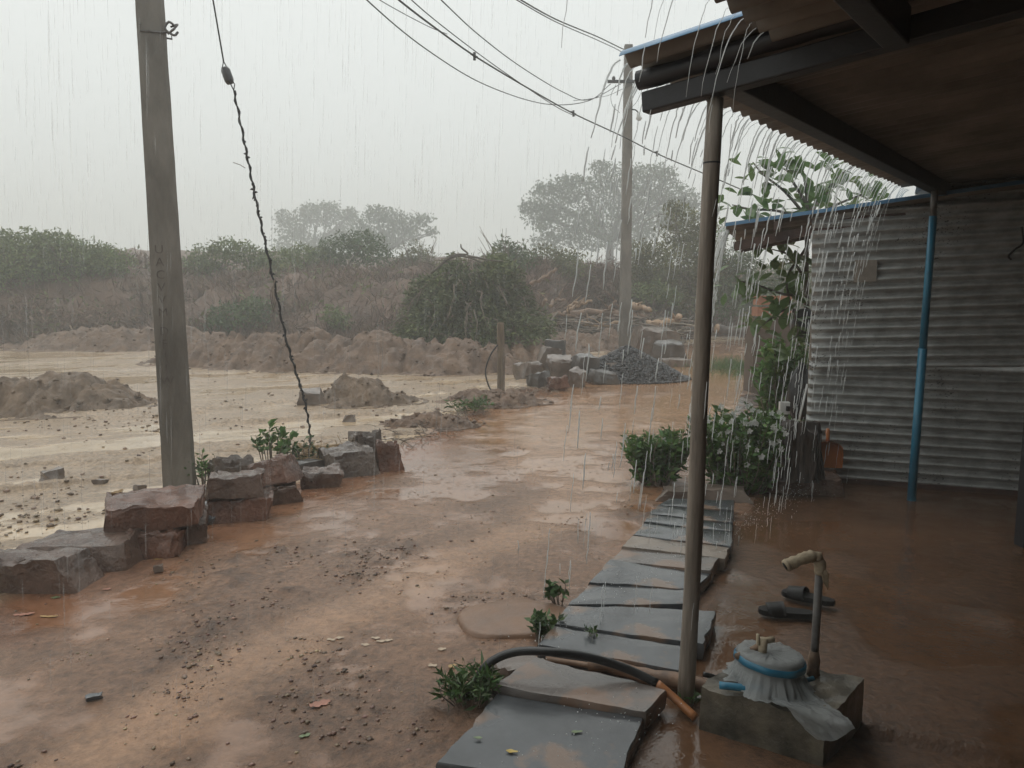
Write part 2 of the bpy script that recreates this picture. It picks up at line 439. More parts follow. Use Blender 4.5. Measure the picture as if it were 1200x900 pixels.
def ground_fields(x, y):
    xb = np.interp(y, BY, BX, left=BX[0] - 0.4)
    xb = np.where(y > BY[-1], BX[-1] + (y - BY[-1]) * 1.0, xb)
    wob = (fbm(x * 1.3, y * 1.3, seed=3) - 0.5)
    fld = sstep(-0.10, 0.14, (xb - x) + wob * 0.35 * np.clip(y / 6, .3, 4))          # 1 in the flooded field
    far = sstep(20, 24, y)
    xv = np.interp(y, VY, VX)
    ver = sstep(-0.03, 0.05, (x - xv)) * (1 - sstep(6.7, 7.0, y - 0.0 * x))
    # stream
    dmin = np.full(x.shape, 9.0)
    for i in range(0, len(SP), 2):
        dd = np.hypot(x - SP[i, 0], y - SP[i, 1]) / SWID[i]
        dmin = np.minimum(dmin, dd)
    dmin += (fbm(x * 2.2, y * 2.2, seed=21, oct=3) - 0.5) * 1.1
    strm = (1 - sstep(0.35, 1.5, dmin)) * (1 - fld) * (1 - ver) * (.55 + .45 * sstep(6, 9, y))
    # crumbly patches of the yard
    pat = sstep(0.50, 0.62, fbm(x * 0.9 + 4, y * 0.9, seed=31, oct=3)) * (1 - fld) * (1 - ver) * (1 - strm)
    n1 = fbm(x * 3.0, y * 3.0, seed=41, oct=4) - 0.5
    n2 = fbm(x * 13, y * 13, seed=51, oct=3) - 0.5
    z_y = n1 * 0.035 + n2 * 0.016 * (0.25 + 1.6 * pat) + pat * 0.006
    # clods stand out of the crumbly patches
    clod = sstep(0.66, 0.80, fbm(x * 9, y * 9, seed=61, oct=2)) * pat
    z_y = z_y + clod * 0.014
    # field: tracks running along a shallow diagonal
    a = rad(26); tx = x * math.cos(a) + y * math.sin(a); ty = -x * math.sin(a) + y * math.cos(a)
    tr = fbm(tx * 0.35, ty * 2.1, seed=71, oct=4) - 0.5
    rid = sstep(0.57, 0.68, fbm(tx * 0.55, ty * 1.9, seed=81, oct=4))
    grit = sstep(0.52, 0.66, fbm(x * 1.1, y * 1.1, seed=83, oct=3)) * (1 - sstep(6.5, 9.5, y))
    z_f = tr * 0.07 + rid * (0.04 + n2 * 0.06) + n1 * 0.03 + grit * np.abs(n2) * 0.08
    z_v = n1 * 0.008 + (fbm(x * 5, y * 5, seed=91) - 0.5) * 0.006
    # the veranda floor drops a little in front of the block
    cx = (_c1 - _c0).normalized(); dl = (x - _c0.x) * (-cx.y) + (y - _c0.y) * cx.x
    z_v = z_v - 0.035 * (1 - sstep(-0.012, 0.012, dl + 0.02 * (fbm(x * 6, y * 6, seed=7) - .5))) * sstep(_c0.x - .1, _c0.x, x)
    lvl_y = -0.004 + .011 * sstep(3.5, 7.5, y)
    wet_y = sstep(-0.004, 0.006, lvl_y - z_y)
    wet_y = np.maximum(wet_y, strm)
    z_y = np.where(z_y < lvl_y, lvl_y + (z_y - lvl_y) * 0.08, z_y)
    z_y = z_y * (1 - strm) + (-0.010 + 0.2 * z_y) * strm
    lvl_f = 0.004
    wet_f = sstep(-0.002, 0.010, lvl_f - z_f)
    z_f = np.where(z_f < lvl_f, lvl_f + (z_f - lvl_f) * 0.06, z_f)
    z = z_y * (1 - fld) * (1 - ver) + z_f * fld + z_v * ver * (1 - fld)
    z -= 0.01
    # colours of mud and muddy water
    def C(*c): return np.array(c)[None, None, :]
    e = lambda w: w[..., None]
    red = sstep(0.9, 0.15, x - xb)                              # red silt along the stones
    mud = C(.290, .163, .098) * (1 - e(red) * 0.6) + C(.235, .092, .044) * e(red) * 0.6
    mud = mud * (0.62 + 0.55 * e(fbm(x * 1.7, y * 1.7, seed=101)))
    mud = mud * (1 - 0.35 * e(clod)) * (1 - 0.10 * e(pat))
    watc = C(.275, .150, .088) * (1 - e(red) * .6) + C(.235, .090, .042) * e(red) * .6
    strc = C(.43, .245, .132)
    col_y = mud * (1 - e(wet_y) * 0.7) + watc * e(wet_y) * 0.7
    col_y = col_y * (1 - e(strm) * .85) + strc * e(strm) * .85
    tan = C(.49, .36, .228) * (0.88 + 0.24 * e(fbm(tx * .5, ty * 1.5, seed=111)))
    tdry = C(.37, .265, .175)
    col_f = tdry * (1 - e(wet_f)) + tan * e(wet_f)
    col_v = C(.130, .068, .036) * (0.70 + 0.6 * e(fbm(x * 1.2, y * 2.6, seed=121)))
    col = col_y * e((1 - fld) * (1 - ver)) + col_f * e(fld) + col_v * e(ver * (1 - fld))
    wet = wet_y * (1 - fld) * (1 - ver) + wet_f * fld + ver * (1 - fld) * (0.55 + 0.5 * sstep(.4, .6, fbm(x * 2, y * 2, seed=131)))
    return z, col, np.clip(wet, 0, 1)

def axis(lo, hi, step, out_lo, out_hi, g=1.022):
    a = list(np.arange(lo, hi, step)); s = step; v = a[-1]
    while v < out_hi: s *= g; v += s; a.append(v)
    s = step; v = lo; pre = []
    while v > out_lo: s *= g; v -= s; pre.append(v)
    return np.array(pre[::-1] + a)
gx = axis(-4.2, 4.4, 0.025, -150, 150); gy = axis(1.3, 9.0, 0.022, -20, 200)
XX, YY = np.meshgrid(gx, gy)
ZZ, CC, WW = ground_fields(XX, YY)
nyy, nxx = XX.shape
idx = np.arange(nyy * nxx).reshape(nyy, nxx)
faces = np.stack([idx[:-1, :-1], idx[:-1, 1:], idx[1:, 1:], idx[1:, :-1]], -1).reshape(-1, 4)
me = mesh_np("ground", np.stack([XX, YY, ZZ], -1).reshape(-1, 3), faces, smooth=True)
ca = me.color_attributes.new("mud", 'FLOAT_COLOR', 'POINT')
ca.data.foreach_set("color", np.concatenate([CC, WW[..., None]], -1).astype(np.float32).ravel())
def ground_material():
    m = bpy.data.materials.new("ground_mud"); m.use_nodes = True
    N, L = m.node_tree.nodes, m.node_tree.links
    b = N["Principled BSDF"]
    at = N.new("ShaderNodeAttribute"); at.attribute_name = "mud"
    tc = N.new("ShaderNodeTexCoord")
    n1 = N.new("ShaderNodeTexNoise"); n1.inputs["Scale"].default_value = 26; n1.inputs["Detail"].default_value = 8; n1.inputs["Roughness"].default_value = .7
    n2 = N.new("ShaderNodeTexNoise"); n2.inputs["Scale"].default_value = 3.1; n2.inputs["Detail"].default_value = 8; n2.inputs["Roughness"].default_value = .6
    rip = N.new("ShaderNodeTexNoise"); rip.inputs["Scale"].default_value = 55; rip.inputs["Detail"].default_value = 3
    for n in (n1, n2, rip): L.new(tc.outputs["Object"], n.inputs["Vector"])
    inv = N.new("ShaderNodeMath"); inv.operation = 'SUBTRACT'; inv.inputs[0].default_value = 1; L.new(at.outputs["Alpha"], inv.inputs[1])
    # fine grain of the mud, fainter under water
    g1 = N.new("ShaderNodeMapRange"); g1.inputs[1].default_value = .3; g1.inputs[2].default_value = .7; g1.inputs[3].default_value = .42; g1.inputs[4].default_value = 1.42
    L.new(n1.outputs["Fac"], g1.inputs[0])
    g2 = N.new("ShaderNodeMapRange"); g2.inputs[1].default_value = .3; g2.inputs[2].default_value = .7; g2.inputs[3].default_value = .82; g2.inputs[4].default_value = 1.16
    L.new(n2.outputs["Fac"], g2.inputs[0])
    one = N.new("ShaderNodeMix"); one.inputs[3].default_value = 1.0
    wq = N.new("ShaderNodeMath"); wq.operation = 'MULTIPLY'; wq.inputs[1].default_value = .72; L.new(at.outputs["Alpha"], wq.inputs[0])
    L.new(wq.outputs[0], one.inputs[0]); L.new(g1.outputs[0], one.inputs[2])
    mu = N.new("ShaderNodeMath"); mu.operation = 'MULTIPLY'; L.new(one.outputs[0], mu.inputs[0]); L.new(g2.outputs[0], mu.inputs[1])
    vm = N.new("ShaderNodeVectorMath"); vm.operation = 'SCALE'
    L.new(at.outputs["Color"], vm.inputs[0]); L.new(mu.outputs[0], vm.inputs["Scale"]); L.new(vm.outputs[0], b.inputs["Base Color"])
    ro = N.new("ShaderNodeMapRange"); ro.inputs[3].default_value = .38; ro.inputs[4].default_value = .055
    L.new(at.outputs["Alpha"], ro.inputs[0]); L.new(ro.outputs[0], b.inputs["Roughness"])
    hb = N.new("ShaderNodeMath"); hb.operation = 'MULTIPLY'; L.new(n1.outputs["Fac"], hb.inputs[0]); L.new(inv.outputs[0], hb.inputs[1])
    vo = N.new("ShaderNodeTexVoronoi"); vo.inputs["Scale"].default_value = 11; L.new(tc.outputs["Object"], vo.inputs["Vector"])
    r1 = N.new("ShaderNodeMath"); r1.operation = 'MULTIPLY'; r1.inputs[1].default_value = 42; L.new(vo.outputs["Distance"], r1.inputs[0])
    r2 = N.new("ShaderNodeMath"); r2.operation = 'SINE'; L.new(r1.outputs[0], r2.inputs[0])
    r3 = N.new("ShaderNodeMapRange"); r3.inputs[1].default_value = .1; r3.inputs[2].default_value = .42; r3.inputs[3].default_value = .022; r3.inputs[4].default_value = 0; L.new(vo.outputs["Distance"], r3.inputs[0])
    r4 = N.new("ShaderNodeMath"); r4.operation = 'MULTIPLY'; L.new(r2.outputs[0], r4.inputs[0]); L.new(r3.outputs[0], r4.inputs[1])
    hb0 = hb; hb = N.new("ShaderNodeMath"); hb.operation = 'MULTIPLY_ADD'; L.new(r4.outputs[0], hb.inputs[0]); L.new(at.outputs["Alpha"], hb.inputs[1]); L.new(hb0.outputs[0], hb.inputs[2])
    hr = N.new("ShaderNodeMath"); hr.operation = 'MULTIPLY_ADD'; hr.inputs[1].default_value = .05
    L.new(rip.outputs["Fac"], hr.inputs[0]); L.new(hb.outputs[0], hr.inputs[2])
    bp = N.new("ShaderNodeBump"); bp.inputs["Strength"].default_value = 1.0; bp.inputs["Distance"].default_value = .022
    L.new(hr.outputs[0], bp.inputs["Height"]); L.new(bp.outputs[0], b.inputs["Normal"])
    b.inputs["Coat Weight"].default_value = .12; b.inputs["Coat Roughness"].default_value = .14
    MATS["ground_mud"] = m
ground_material()
ground = tag(link("ground", me, "ground_mud"), kind="structure")

def gz(x, y):
    z, _, _ = ground_fields(np.array([[float(x)]]), np.array([[float(y)]]))
    return float(z[0, 0])
def gzs(x, y):
    return ground_fields(np.asarray(x)[None, :], np.asarray(y)[None, :])[0][0]
def GG(px, py):
    p = G(px, py); p.z = gz(p.x, p.y); return p

# ------------------------------------------------------------------ the cut bank behind the field
def bank_foot(x):
    return 22.5 + 2.4 * (fbm(x * .25, x * 0, seed=201) - .5) + 4.2 * sstep(.3, 3.5, x) + .1 * np.clip(x - 4, 0, 40)
def bank_height(x, y):
    foot = bank_foot(x)
    top = 2.15 + 0.9 * (fbm(x * .18, y * .05, seed=203) - .5) + 0.5 * sstep(-8, -16, x) - .4 * sstep(4, 10, x)
    prof = sstep(0, 5.0, y - foot) ** 0.8
    h = top * prof + 0.06 * np.clip(y - foot - 5, 0, 30) * prof
    h = h + (fbm(x * .9, y * .9, seed=205, oct=5) - .5) * 1.0 * sstep(0, 2, y - foot) + (fbm(x * 3, y * 3, seed=207, oct=3) - .5) * .25 * sstep(0, 1, y - foot)
    return np.where(y < foot, -0.15, h - 0.05)
bx = np.arange(-75, 75, 0.28); by = np.concatenate([np.arange(20, 32, .28), np.arange(32, 90, 1.2)])
X2, Y2 = np.meshgrid(bx, by)
Z2 = bank_height(X2, Y2)
i2 = np.arange(X2.size).reshape(X2.shape)
f2 = np.stack([i2[:-1, :-1], i2[:-1, 1:], i2[1:, 1:], i2[1:, :-1]], -1).reshape(-1, 4)
bank = tag(link("bank_terrain", mesh_np("bank_terrain", np.stack([X2, Y2, Z2], -1).reshape(-1, 3), f2, True), "bank_earth"), kind="structure")
def bz(x, y):
    return float(bank_height(np.array([float(x)]), np.array([float(y)]))[0])

# ------------------------------------------------------------------ rain haze
hz = MB(); hz.box((0, 90, 10.0), 330, 250, 26.0)
haze = tag(hz.build("haze", None), "grey rain haze filling the air", "haze", kind="stuff")
hm = bpy.data.materials.new("rain_haze"); hm.use_nodes = True
hm.node_tree.nodes.remove(hm.node_tree.nodes["Principled BSDF"])
pv = hm.node_tree.nodes.new("ShaderNodeVolumePrincipled")
pv.inputs["Color"].default_value = (0.93, 0.95, 0.94, 1); pv.inputs["Density"].default_value = 0.0080; pv.inputs["Anisotropy"].default_value = 0.0
hm.node_tree.links.new(pv.outputs[0], hm.node_tree.nodes["Material Output"].inputs["Volume"])
haze.data.materials.append(hm)

# ------------------------------------------------------------------ corrugated sheets
def corr_sheet(name, o, across, along, up, width, length, pitch=0.1086, amp=0.024, thick=0.0012, mats=("sheet_top", "sheet_under"), parent=None, nl=10, phase=0.0, warp=0.004, seed=0):
    """waves step along `across`; ridges run along `along`; material 0 on the upper side, 1 on the lower"""
    o, across, along, up = Vector(o), Vector(across).normalized(), Vector(along).normalized(), Vector(up).normalized()
    nw = max(8, int(width / pitch * 10))
    A = np.linspace(0, width, nw + 1); Lh = np.linspace(0, length, nl + 1)
    AA, LL = np.meshgrid(A, Lh)
    H = amp * np.sin(2 * math.pi * AA / pitch + phase) + warp * (fbm(AA * 1.4 + seed, LL * 1.1 + seed * 3, seed=300 + seed) - .5) * 2
    base = np.array(o)[None, None, :] + AA[..., None] * np.array(across) + LL[..., None] * np.array(along)
    upn = np.array(up)
    top = (base + (H + thick)[..., None] * upn).reshape(-1, 3); bot = (base + (H - thick)[..., None] * upn).reshape(-1, 3)
    k = len(top); i = np.arange(k).reshape(AA.shape)
    ft = np.stack([i[:-1, :-1], i[:-1, 1:], i[1:, 1:], i[1:, :-1]], -1).reshape(-1, 4)
    fb = ft[:, ::-1] + k
    ed = []
    for r in (i[0, :], i[-1, ::-1], i[::-1, 0], i[:, -1]):
        ed.append(np.stack([r[:-1], r[:-1] + k, r[1:] + k, r[1:]], -1))
    ed = np.concatenate(ed)
    me = mesh_np(name, np.concatenate([top, bot]), np.concatenate([ft, fb, ed]), True)
    mi = np.concatenate([np.zeros(len(ft)), np.ones(len(fb)), np.zeros(len(ed))]).astype(np.int32)
    me.polygons.foreach_set("material_index", mi)
    return link(name, me, list(mats), parent)

# ------------------------------------------------------------------ veranda roof
POST = G(803, 822); PIPE = G(1068, 585)
pn, ps_ = POST.dot(NV), POST.dot(SV)
qn, qs = PIPE.dot(NV), PIPE.dot(SV)
SL = math.tan(rad(5.0))
def roof_z(n, far=True):          # underside level of the sheets, rising to the house
    return (2.430 if far else 2.372) + (n + 1.5) * SL
roof = empty("veranda_roof", B(-0.2, 3, 0))
tag(roof, "dark corrugated sheet roof on black beams over the veranda, raining off its edge", "roof")
roof_inv = roof.matrix_world
def rp(o):      # parent without moving
    o.parent = roof; o.matrix_parent_inverse = Matrix.Translation(-roof.location)
    return o
alongR = (NV + Vector((0, 0, SL))).normalized(); upR = SV.cross(alongR) * -1
if upR.z < 0: upR = -upR
NE_FAR, NE_NEAR = -1.51, -0.98
s0 = ps_ - 0.17
k = 0; s = s0
while s < 8.6:
    w = 0.76
    n0_ = max(NE_FAR, -1.75 + (s - 6.6) / .43) if s > qs + .2 else NE_FAR
    rp(corr_sheet("roof_sheet", B(n0_, s, roof_z(n0_) + 0.003 * (k % 2) + .012), SV, alongR, upR, w, 1.72 - n0_, seed=k, nl=14, phase=.6 * k)); s += 0.72; k += 1
s = s0 + 0.10 - 0.76
while s > -3.2:
    rp(corr_sheet("roof_sheet", B(NE_NEAR + random.uniform(-.02, .02), s, roof_z(NE_NEAR, False) + 0.003 * (k % 2) + .012), SV, alongR, upR, .76, 2.6, seed=k, nl=14, phase=.6 * k)); s -= 0.72; k += 1
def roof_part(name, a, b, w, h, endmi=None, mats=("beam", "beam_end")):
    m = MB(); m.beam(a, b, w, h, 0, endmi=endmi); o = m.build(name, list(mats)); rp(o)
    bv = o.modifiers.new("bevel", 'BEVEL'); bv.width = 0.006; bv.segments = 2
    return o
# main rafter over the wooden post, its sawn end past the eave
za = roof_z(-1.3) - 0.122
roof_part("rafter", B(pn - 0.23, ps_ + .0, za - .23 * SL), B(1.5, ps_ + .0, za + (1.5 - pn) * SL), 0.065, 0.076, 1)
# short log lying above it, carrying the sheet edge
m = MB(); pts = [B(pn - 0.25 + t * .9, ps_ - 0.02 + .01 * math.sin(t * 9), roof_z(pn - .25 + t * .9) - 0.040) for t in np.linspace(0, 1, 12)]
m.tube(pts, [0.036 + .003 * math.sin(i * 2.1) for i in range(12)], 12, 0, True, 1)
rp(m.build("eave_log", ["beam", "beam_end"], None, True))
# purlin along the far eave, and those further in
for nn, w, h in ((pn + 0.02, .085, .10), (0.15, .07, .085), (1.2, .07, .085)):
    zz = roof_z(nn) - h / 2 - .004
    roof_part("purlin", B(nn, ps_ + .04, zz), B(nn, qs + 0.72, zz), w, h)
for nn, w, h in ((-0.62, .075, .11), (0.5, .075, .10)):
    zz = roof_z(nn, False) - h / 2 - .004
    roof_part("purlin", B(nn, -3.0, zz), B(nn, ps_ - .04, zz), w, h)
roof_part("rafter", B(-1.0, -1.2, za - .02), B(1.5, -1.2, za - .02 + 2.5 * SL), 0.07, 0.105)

# posts
p = empty("wooden_post", POST)
tag(p, "slim weathered round wooden post holding up the veranda roof beam", "post")
m = MB(); hh = za - .038 + 0.003
tilt = Vector((.045, .0, 0))
m.tube([tilt * t + Vector((.004 * math.sin(t * 7), .003 * math.cos(t * 5), -0.05 + t * (hh + .05))) for t in np.linspace(0, 1, 14)], [0.0325 - .003 * t + .001 * math.sin(t * 23) for t in np.linspace(0, 1, 14)], 16)
m.build("shaft", "post_wood", p, True)
m = MB(); m.tube([tilt * .9 + Vector((0, 0, hh * .9 + t)) for t in (0, .006)], .0312, 16); m.build("wire_band", "wire", p)
p = empty("blue_pipe_post", PIPE)
tag(p, "blue painted steel pipe post in front of the corrugated wall", "post")
tb = Vector((.015, 0, 0)); hp = roof_z(qn) - .1
m = MB(); m.tube([tb * t + Vector((0, 0, -.05 + t * (hp * .5 + .05))) for t in (0, 1)], .032, 18); m.build("lower_pipe", "blue_pipe", p, True)
m = MB(); m.tube([tb * 1 + tb * t + Vector((0, 0, hp * .5 + t * hp * .42)) for t in (0, 1)], .028, 18); m.build("upper_pipe", "blue_pipe", p, True)
m = MB(); m.tube([tb * 2 + Vector((0, 0, hp * .92 + t * hp * .08)) for t in (0, 1)], .024, 16); m.build("top_pipe", "pipe_grey", p, True)

# ------------------------------------------------------------------ corrugated wall at the end of the veranda
WD = Vector((2600, -901, 0)).normalized(); WN = Vector((WD.y, -WD.x, 0)).normalized()
if WN.y > 0: WN = -WN
w0 = G(985, 563)
def wall_pt(px, py): return onplane(px, py, w0, WN)
wl_ = wall_pt(949, 400); u0 = (wl_ - w0).dot(WD)
wall = empty("corrugated_wall", w0 + WD * u0)
tag(wall, "grey galvanised corrugated iron wall with mould specks at the veranda end", "wall")
def wp(o): o.parent = wall; o.matrix_parent_inverse = Matrix.Translation(-wall.location); return o
def wall_sheet(u, z0, z1, length, rot, off, seed):
    a = Vector((0, 0, 1)) * math.cos(rot) + WD * -math.sin(rot); l = WD * math.cos(rot) + Vector((0, 0, 1)) * math.sin(rot)
    o = w0 + WD * (u0 + u) + Vector((0, 0, z0)) + WN * off
    return wp(corr_sheet("wall_sheet", o, a, l, WN, z1 - z0, length, pitch=.0785, amp=.026, mats=("galvanised", "galvanised"), nl=16, seed=seed, warp=.004))
wall_sheet(0.0, 0.02, 1.02, 2.0, rad(-.2), 0.0, 41)
wall_sheet(1.9, 0.00, 1.20, 2.4, rad(-.8), -0.004, 42)
wall_sheet(0.02, 0.96, 2.27, 1.9, rad(2.3), .056, 43)
wall_sheet(1.78, 1.01, 2.30, 2.4, rad(2.9), .062, 44)
wall_sheet(0.75, 2.10, 2.66, 1.3, rad(2.0), -.012, 45)
wall_sheet(1.75, 2.16, 2.75, 2.4, rad(2.0), -.022, 46)
m = MB()
m.tube([w0 + WD * (u0 + .03) - WN * .05 + Vector((0, 0, z)) for z in (-.02, 1.2, 2.2)], .03, 10); wp(m.build("corner_pole", "post_wood", None, True))
c = wall_pt(1013, 318) + WN * .088
m = MB(); m.hexa([c + WD * a + Vector((0, 0, b)) + WN * d for d in (0, .004) for a, b in ((-.085, -.09), (.085, -.085), (.082, .088), (-.084, .092))]); wp(m.build("paper_patch", "paper"))
m = MB(); m.beam(w0 + WD * u0 + WN * .03 + Vector((0, 0, 0.0)), w0 + WD * (u0 + 3.9) + WN * .03, .05, .06); wp(m.build("sill_board", "beam_red"))
# hook of dark twine hung high on the right
q = wall_pt(1192, 285) + WN * .08
m = MB(); m.tube(spline([q + Vector((0, 0, .12)), q + WD * .02, q + WD * -.03 + Vector((0, 0, -.05)), q + WD * -.07 + Vector((0, 0, -.1)), q + WD * -.05 + Vector((0, 0, -.13))], 5), .008, 6)
tag(m.build("wall_cord", "wire"), "short dark cord hanging high on the corrugated wall at the right", "cord")
# dark door post at the frame's right edge
dp = G(1199, 640)
m = MB(); m.box((dp.x + .035, dp.y + .03, .50), .09, .09, 1.04)
tag(m.build("door_post", "beam"), "dark timber post stub beside the wall at the far right edge", "post")
# wall of the house behind the veranda (to the right of the camera)
m = MB(); m.hexa([B(n, s_, z) for z in (-.05, 3.0) for n, s_ in ((1.48, -3.3), (1.7, -3.3), (1.7, 8.6), (1.48, 8.6))])
tag(m.build("house_wall", "plaster"), "plastered house wall along the inner side of the veranda", "wall")
m = MB(); m.hexa([B(n, s_, z) for z in (-.05, 2.9) for n, s_ in ((-.9, -3.5), (1.48, -3.5), (1.48, -3.3), (-.9, -3.3))])
tag(m.build("end_wall", "plaster"), "plastered end wall closing the near end of the veranda", "wall")

# ------------------------------------------------------------------ low shed roof over the wall
sp0 = w0 + WN * 0.16
RR = onplane(1046, 237, sp0, WN); LLp = onplane(850, 265, sp0, WN)
sd = (RR - LLp).normalized(); back = -WN
shed = empty("shed_roof", LLp)
tag(shed, "blue edged corrugated shed roof on dark rafters behind the veranda corner", "roof")
def sh(o): o.parent = shed; o.matrix_parent_inverse = Matrix.Translation(-shed.location); return o
upS = sd.cross(back); upS = upS if upS.z > 0 else -upS
Ls = (RR - LLp).length + 1.0
for i in range(3):
    sh(corr_sheet("roof_sheet", LLp + back * (i * .73) + Vector((0, 0, .004 * (i % 2))), back, sd, upS, .77, Ls, seed=60 + i, nl=14))
m = MB(); m.beam(LLp + Vector((0, 0, .012)) + WN * .006, LLp + sd * Ls + Vector((0, 0, .012)) + WN * .006, .012, .030); sh(m.build("edge_flashing", "sheet_top"))
ra = onplane(860, 289, sp0 + back * .15, WN); rb = onplane(1060, 247, sp0 + back * .15, WN)
m = MB(); m.beam(ra, rb, .06, .075); sh(m.build("rafter", "beam_red"))
m = MB(); m.beam(ra + back * .9 + Vector((0, 0, .03)), rb + back * .9 + Vector((0, 0, .02)), .06, .08); sh(m.build("rafter", "beam_red"))
pa = LLp + sd * .42 + Vector((0, 0, -.055)); m = MB(); m.beam(pa - back * .02, pa + back * 2.1, .06, .07); sh(m.build("purlin", "beam_red"))

# ------------------------------------------------------------------ stones
def block_np(w, d, h, seed, rough=0.02, jit=0.12, n=9, bed=True, taper=0.06):
    r = np.random.default_rng(seed)
    cs = np.array([[sx, sy, sz] for sz in (0, 1) for sx, sy in ((-1, -1), (1, -1), (1, 1), (-1, 1))], float)
    cs[:, :2] *= 0.5
    cs[:, 0] += r.uniform(-jit, jit, 8); cs[:, 1] += r.uniform(-jit, jit, 8)
    cs[4:, :2] *= 1 - taper
    cs[4:, 2] += r.uniform(-jit * .8, jit * .8, 4)
    cs *= np.array([w, d, h])
    quads = [(0, 3, 2, 1), (4, 5, 6, 7), (0, 1, 5, 4), (1, 2, 6, 5), (2, 3, 7, 6), (3, 0, 4, 7)]
    V, Fc = [], []
    t = np.linspace(0, 1, n + 1)
    A, Bq = np.meshgrid(t, t)
    for q in quads:
        c = cs[list(q)]
        p = (c[0] * ((1 - A) * (1 - Bq))[..., None] + c[1] * (A * (1 - Bq))[..., None] + c[2] * (A * Bq)[..., None] + c[3] * ((1 - A) * Bq)[..., None]).reshape(-1, 3)
        o = sum(len(v) for v in V); V.append(p)
        i = np.arange(len(p)).reshape(n + 1, n + 1) + o
        Fc.append(np.stack([i[:-1, :-1], i[:-1, 1:], i[1:, 1:], i[1:, :-1]], -1).reshape(-1, 4))
    v = np.concatenate(V); f = np.concatenate(Fc)
    ctr = np.array([0, 0, h * .5])
    dv = v - ctr
    q = v * (3.2 / max(w, d, h)) + seed * 3.17
    nz = np.stack([fbm(q[:, 0] + 31 * k, q[:, 1], q[:, 2], 3, seed + k) - .5 for k in range(3)], 1)
    q2 = v * 38 + seed
    nf = np.stack([vnoise(q2[:, 0] + 9 * k, q2[:, 1], q2[:, 2], seed + 5 + k) - .5 for k in range(3)], 1)
    # chip the edges: pull corners and edges in where the noise says
    nd = np.abs(dv) / np.array([w * .5, d * .5, h * .5])
    edge = np.sort(nd, 1)[:, 1]
    chip = sstep(.86, 1.0, edge) * (0.3 + 1.0 * fbm(q[:, 0] * 2.2, q[:, 1] * 2.2, q[:, 2] * 2.2, 2, seed + 9))
    v = v + nz * rough * 2.4 + nf * rough * .35 - dv / (np.linalg.norm(dv, axis=1, keepdims=True) + 1e-6) * (chip * min(w, d, h) * .13)[:, None]
    if bed:      # ledges of the split top face
        tp = v[:, 2] > h * .7
        lay = fbm(q[:, 0] * .9, q[:, 1] * 1.4, None, 2, seed + 20)
        v[tp, 2] += (np.floor(lay * 5) / 5 - .5)[tp] * h * .38
    return v, f
def weld(o, dist=0.0008):
    bm = bmesh.new(); bm.from_mesh(o.data); bmesh.ops.remove_doubles(bm, verts=bm.verts, dist=dist)
    for fc in bm.faces: fc.smooth = True
    for e in bm.edges:
        if len(e.link_faces) == 2 and e.calc_face_angle(0) > rad(28): e.smooth = False
    bm.to_mesh(o.data); bm.free()
def stone(name, px, py, w, d, h, yaw, z0, m, label, seed, cat="stone", group=None, tiltx=0, tilty=0, rough=.016, jit=.12, n=9, sink=.02, bed=True, base=None):
    v, f = block_np(w, d, h + sink, seed, rough, jit, n, bed)
    o = link(name, mesh_np(name, v, f), m)
    p = G(px, py, z0) if base is None else Vector(base)
    o.location = p - Vector((0, 0, sink))
    o.rotation_euler = Euler((rad(tiltx), rad(tilty), rad(yaw)), 'XYZ')
    weld(o)
    return tag(o, label, cat, group)
KG = "quarried stones lined up along the yard edge"
# px, py = middle of the footprint
ST = [
 (38, 684, .56, .28, .18, 4, 0, "stone", "nearest long dark stone block at the left photo edge"),
 (106, 656, .60, .42, .15, 10, 0, "stone", "wide flat stone with a puddle on top beside the nearest block"),
 (184, 645, .30, .26, .15, 8, 0, "stone_red", "low stone carrying the flat reddish block in front of the concrete pole"),
 (219, 631, .28, .26, .165, 28, 0, "stone", "wet dark stone right of the low stone under the flat reddish block"),
 (180, 611, .54, .36, .155, 14, .155, "stone_red", "flat reddish block lying on two stones in front of the concrete pole"),
 (282, 604, .43, .27, .15, 14, 0, "stone_red", "dark block at the bottom of the two stone stack"),
 (275, 579, .38, .28, .165, 16, .152, "stone", "square block with pale split top, upper of the two stone stack"),
 (274, 573, .34, .22, .27, 20, 0, "stone_grey", "grey stone behind the two stone stack near the pole"),
 (328, 585, .35, .28, .12, 22, 0, "stone", "low flat stone under the tilted red block"),
 (324, 566, .42, .22, .20, -20, .11, "stone_red", "red brown block tilted over the low flat stone"),
 (378, 568, .34, .22, .14, 14, 0, "stone", "small square block between the tilted red one and the slate topped one"),
 (409, 552, .46, .42, .20, 22, 0, "stone_grey", "large slate grey topped block before the last upright one"),
 (428, 541, .24, .18, .30, 30, 0, "stone_grey", "pointed grey rock leaning behind the large slate topped block"),
 (455, 549, .22, .22, .26, 18, 0, "stone_red", "upright brown block ending the stone row on the right"),
]
for i, (px, py, w, d, h, yaw, z0, m_, lab) in enumerate(ST):
    tx = 14 if "tilted over" in lab else random.uniform(-3, 3)
    stone("kerb_stone", px, py, w, d, h, yaw, z0, m_, lab, 400 + i * 7, group=KG, tiltx=random.uniform(-3, 3), tilty=(-13 if "tilted over" in lab else random.uniform(-3, 3)), n=16, jit=.15, sink=(.035 if z0 == 0 else .01), rough=.014)
stone("stone_shard", 238, 602, .17, .13, .07, 30, .0, "slate", "small dark slate shard between the flat block and the stack", 520, group=KG, tiltx=16, n=5)
stone("stone_shard", 231, 586, .20, .14, .09, 10, .0, "slate", "dark slate piece lying flat at the foot of the concrete pole", 523, group=KG, n=5)
stone("stone_shard", 240, 612, .12, .10, .06, 50, .0, "slate", "lowest dark stone chip at the yard side of the slate shard", 524, group=KG, n=5)
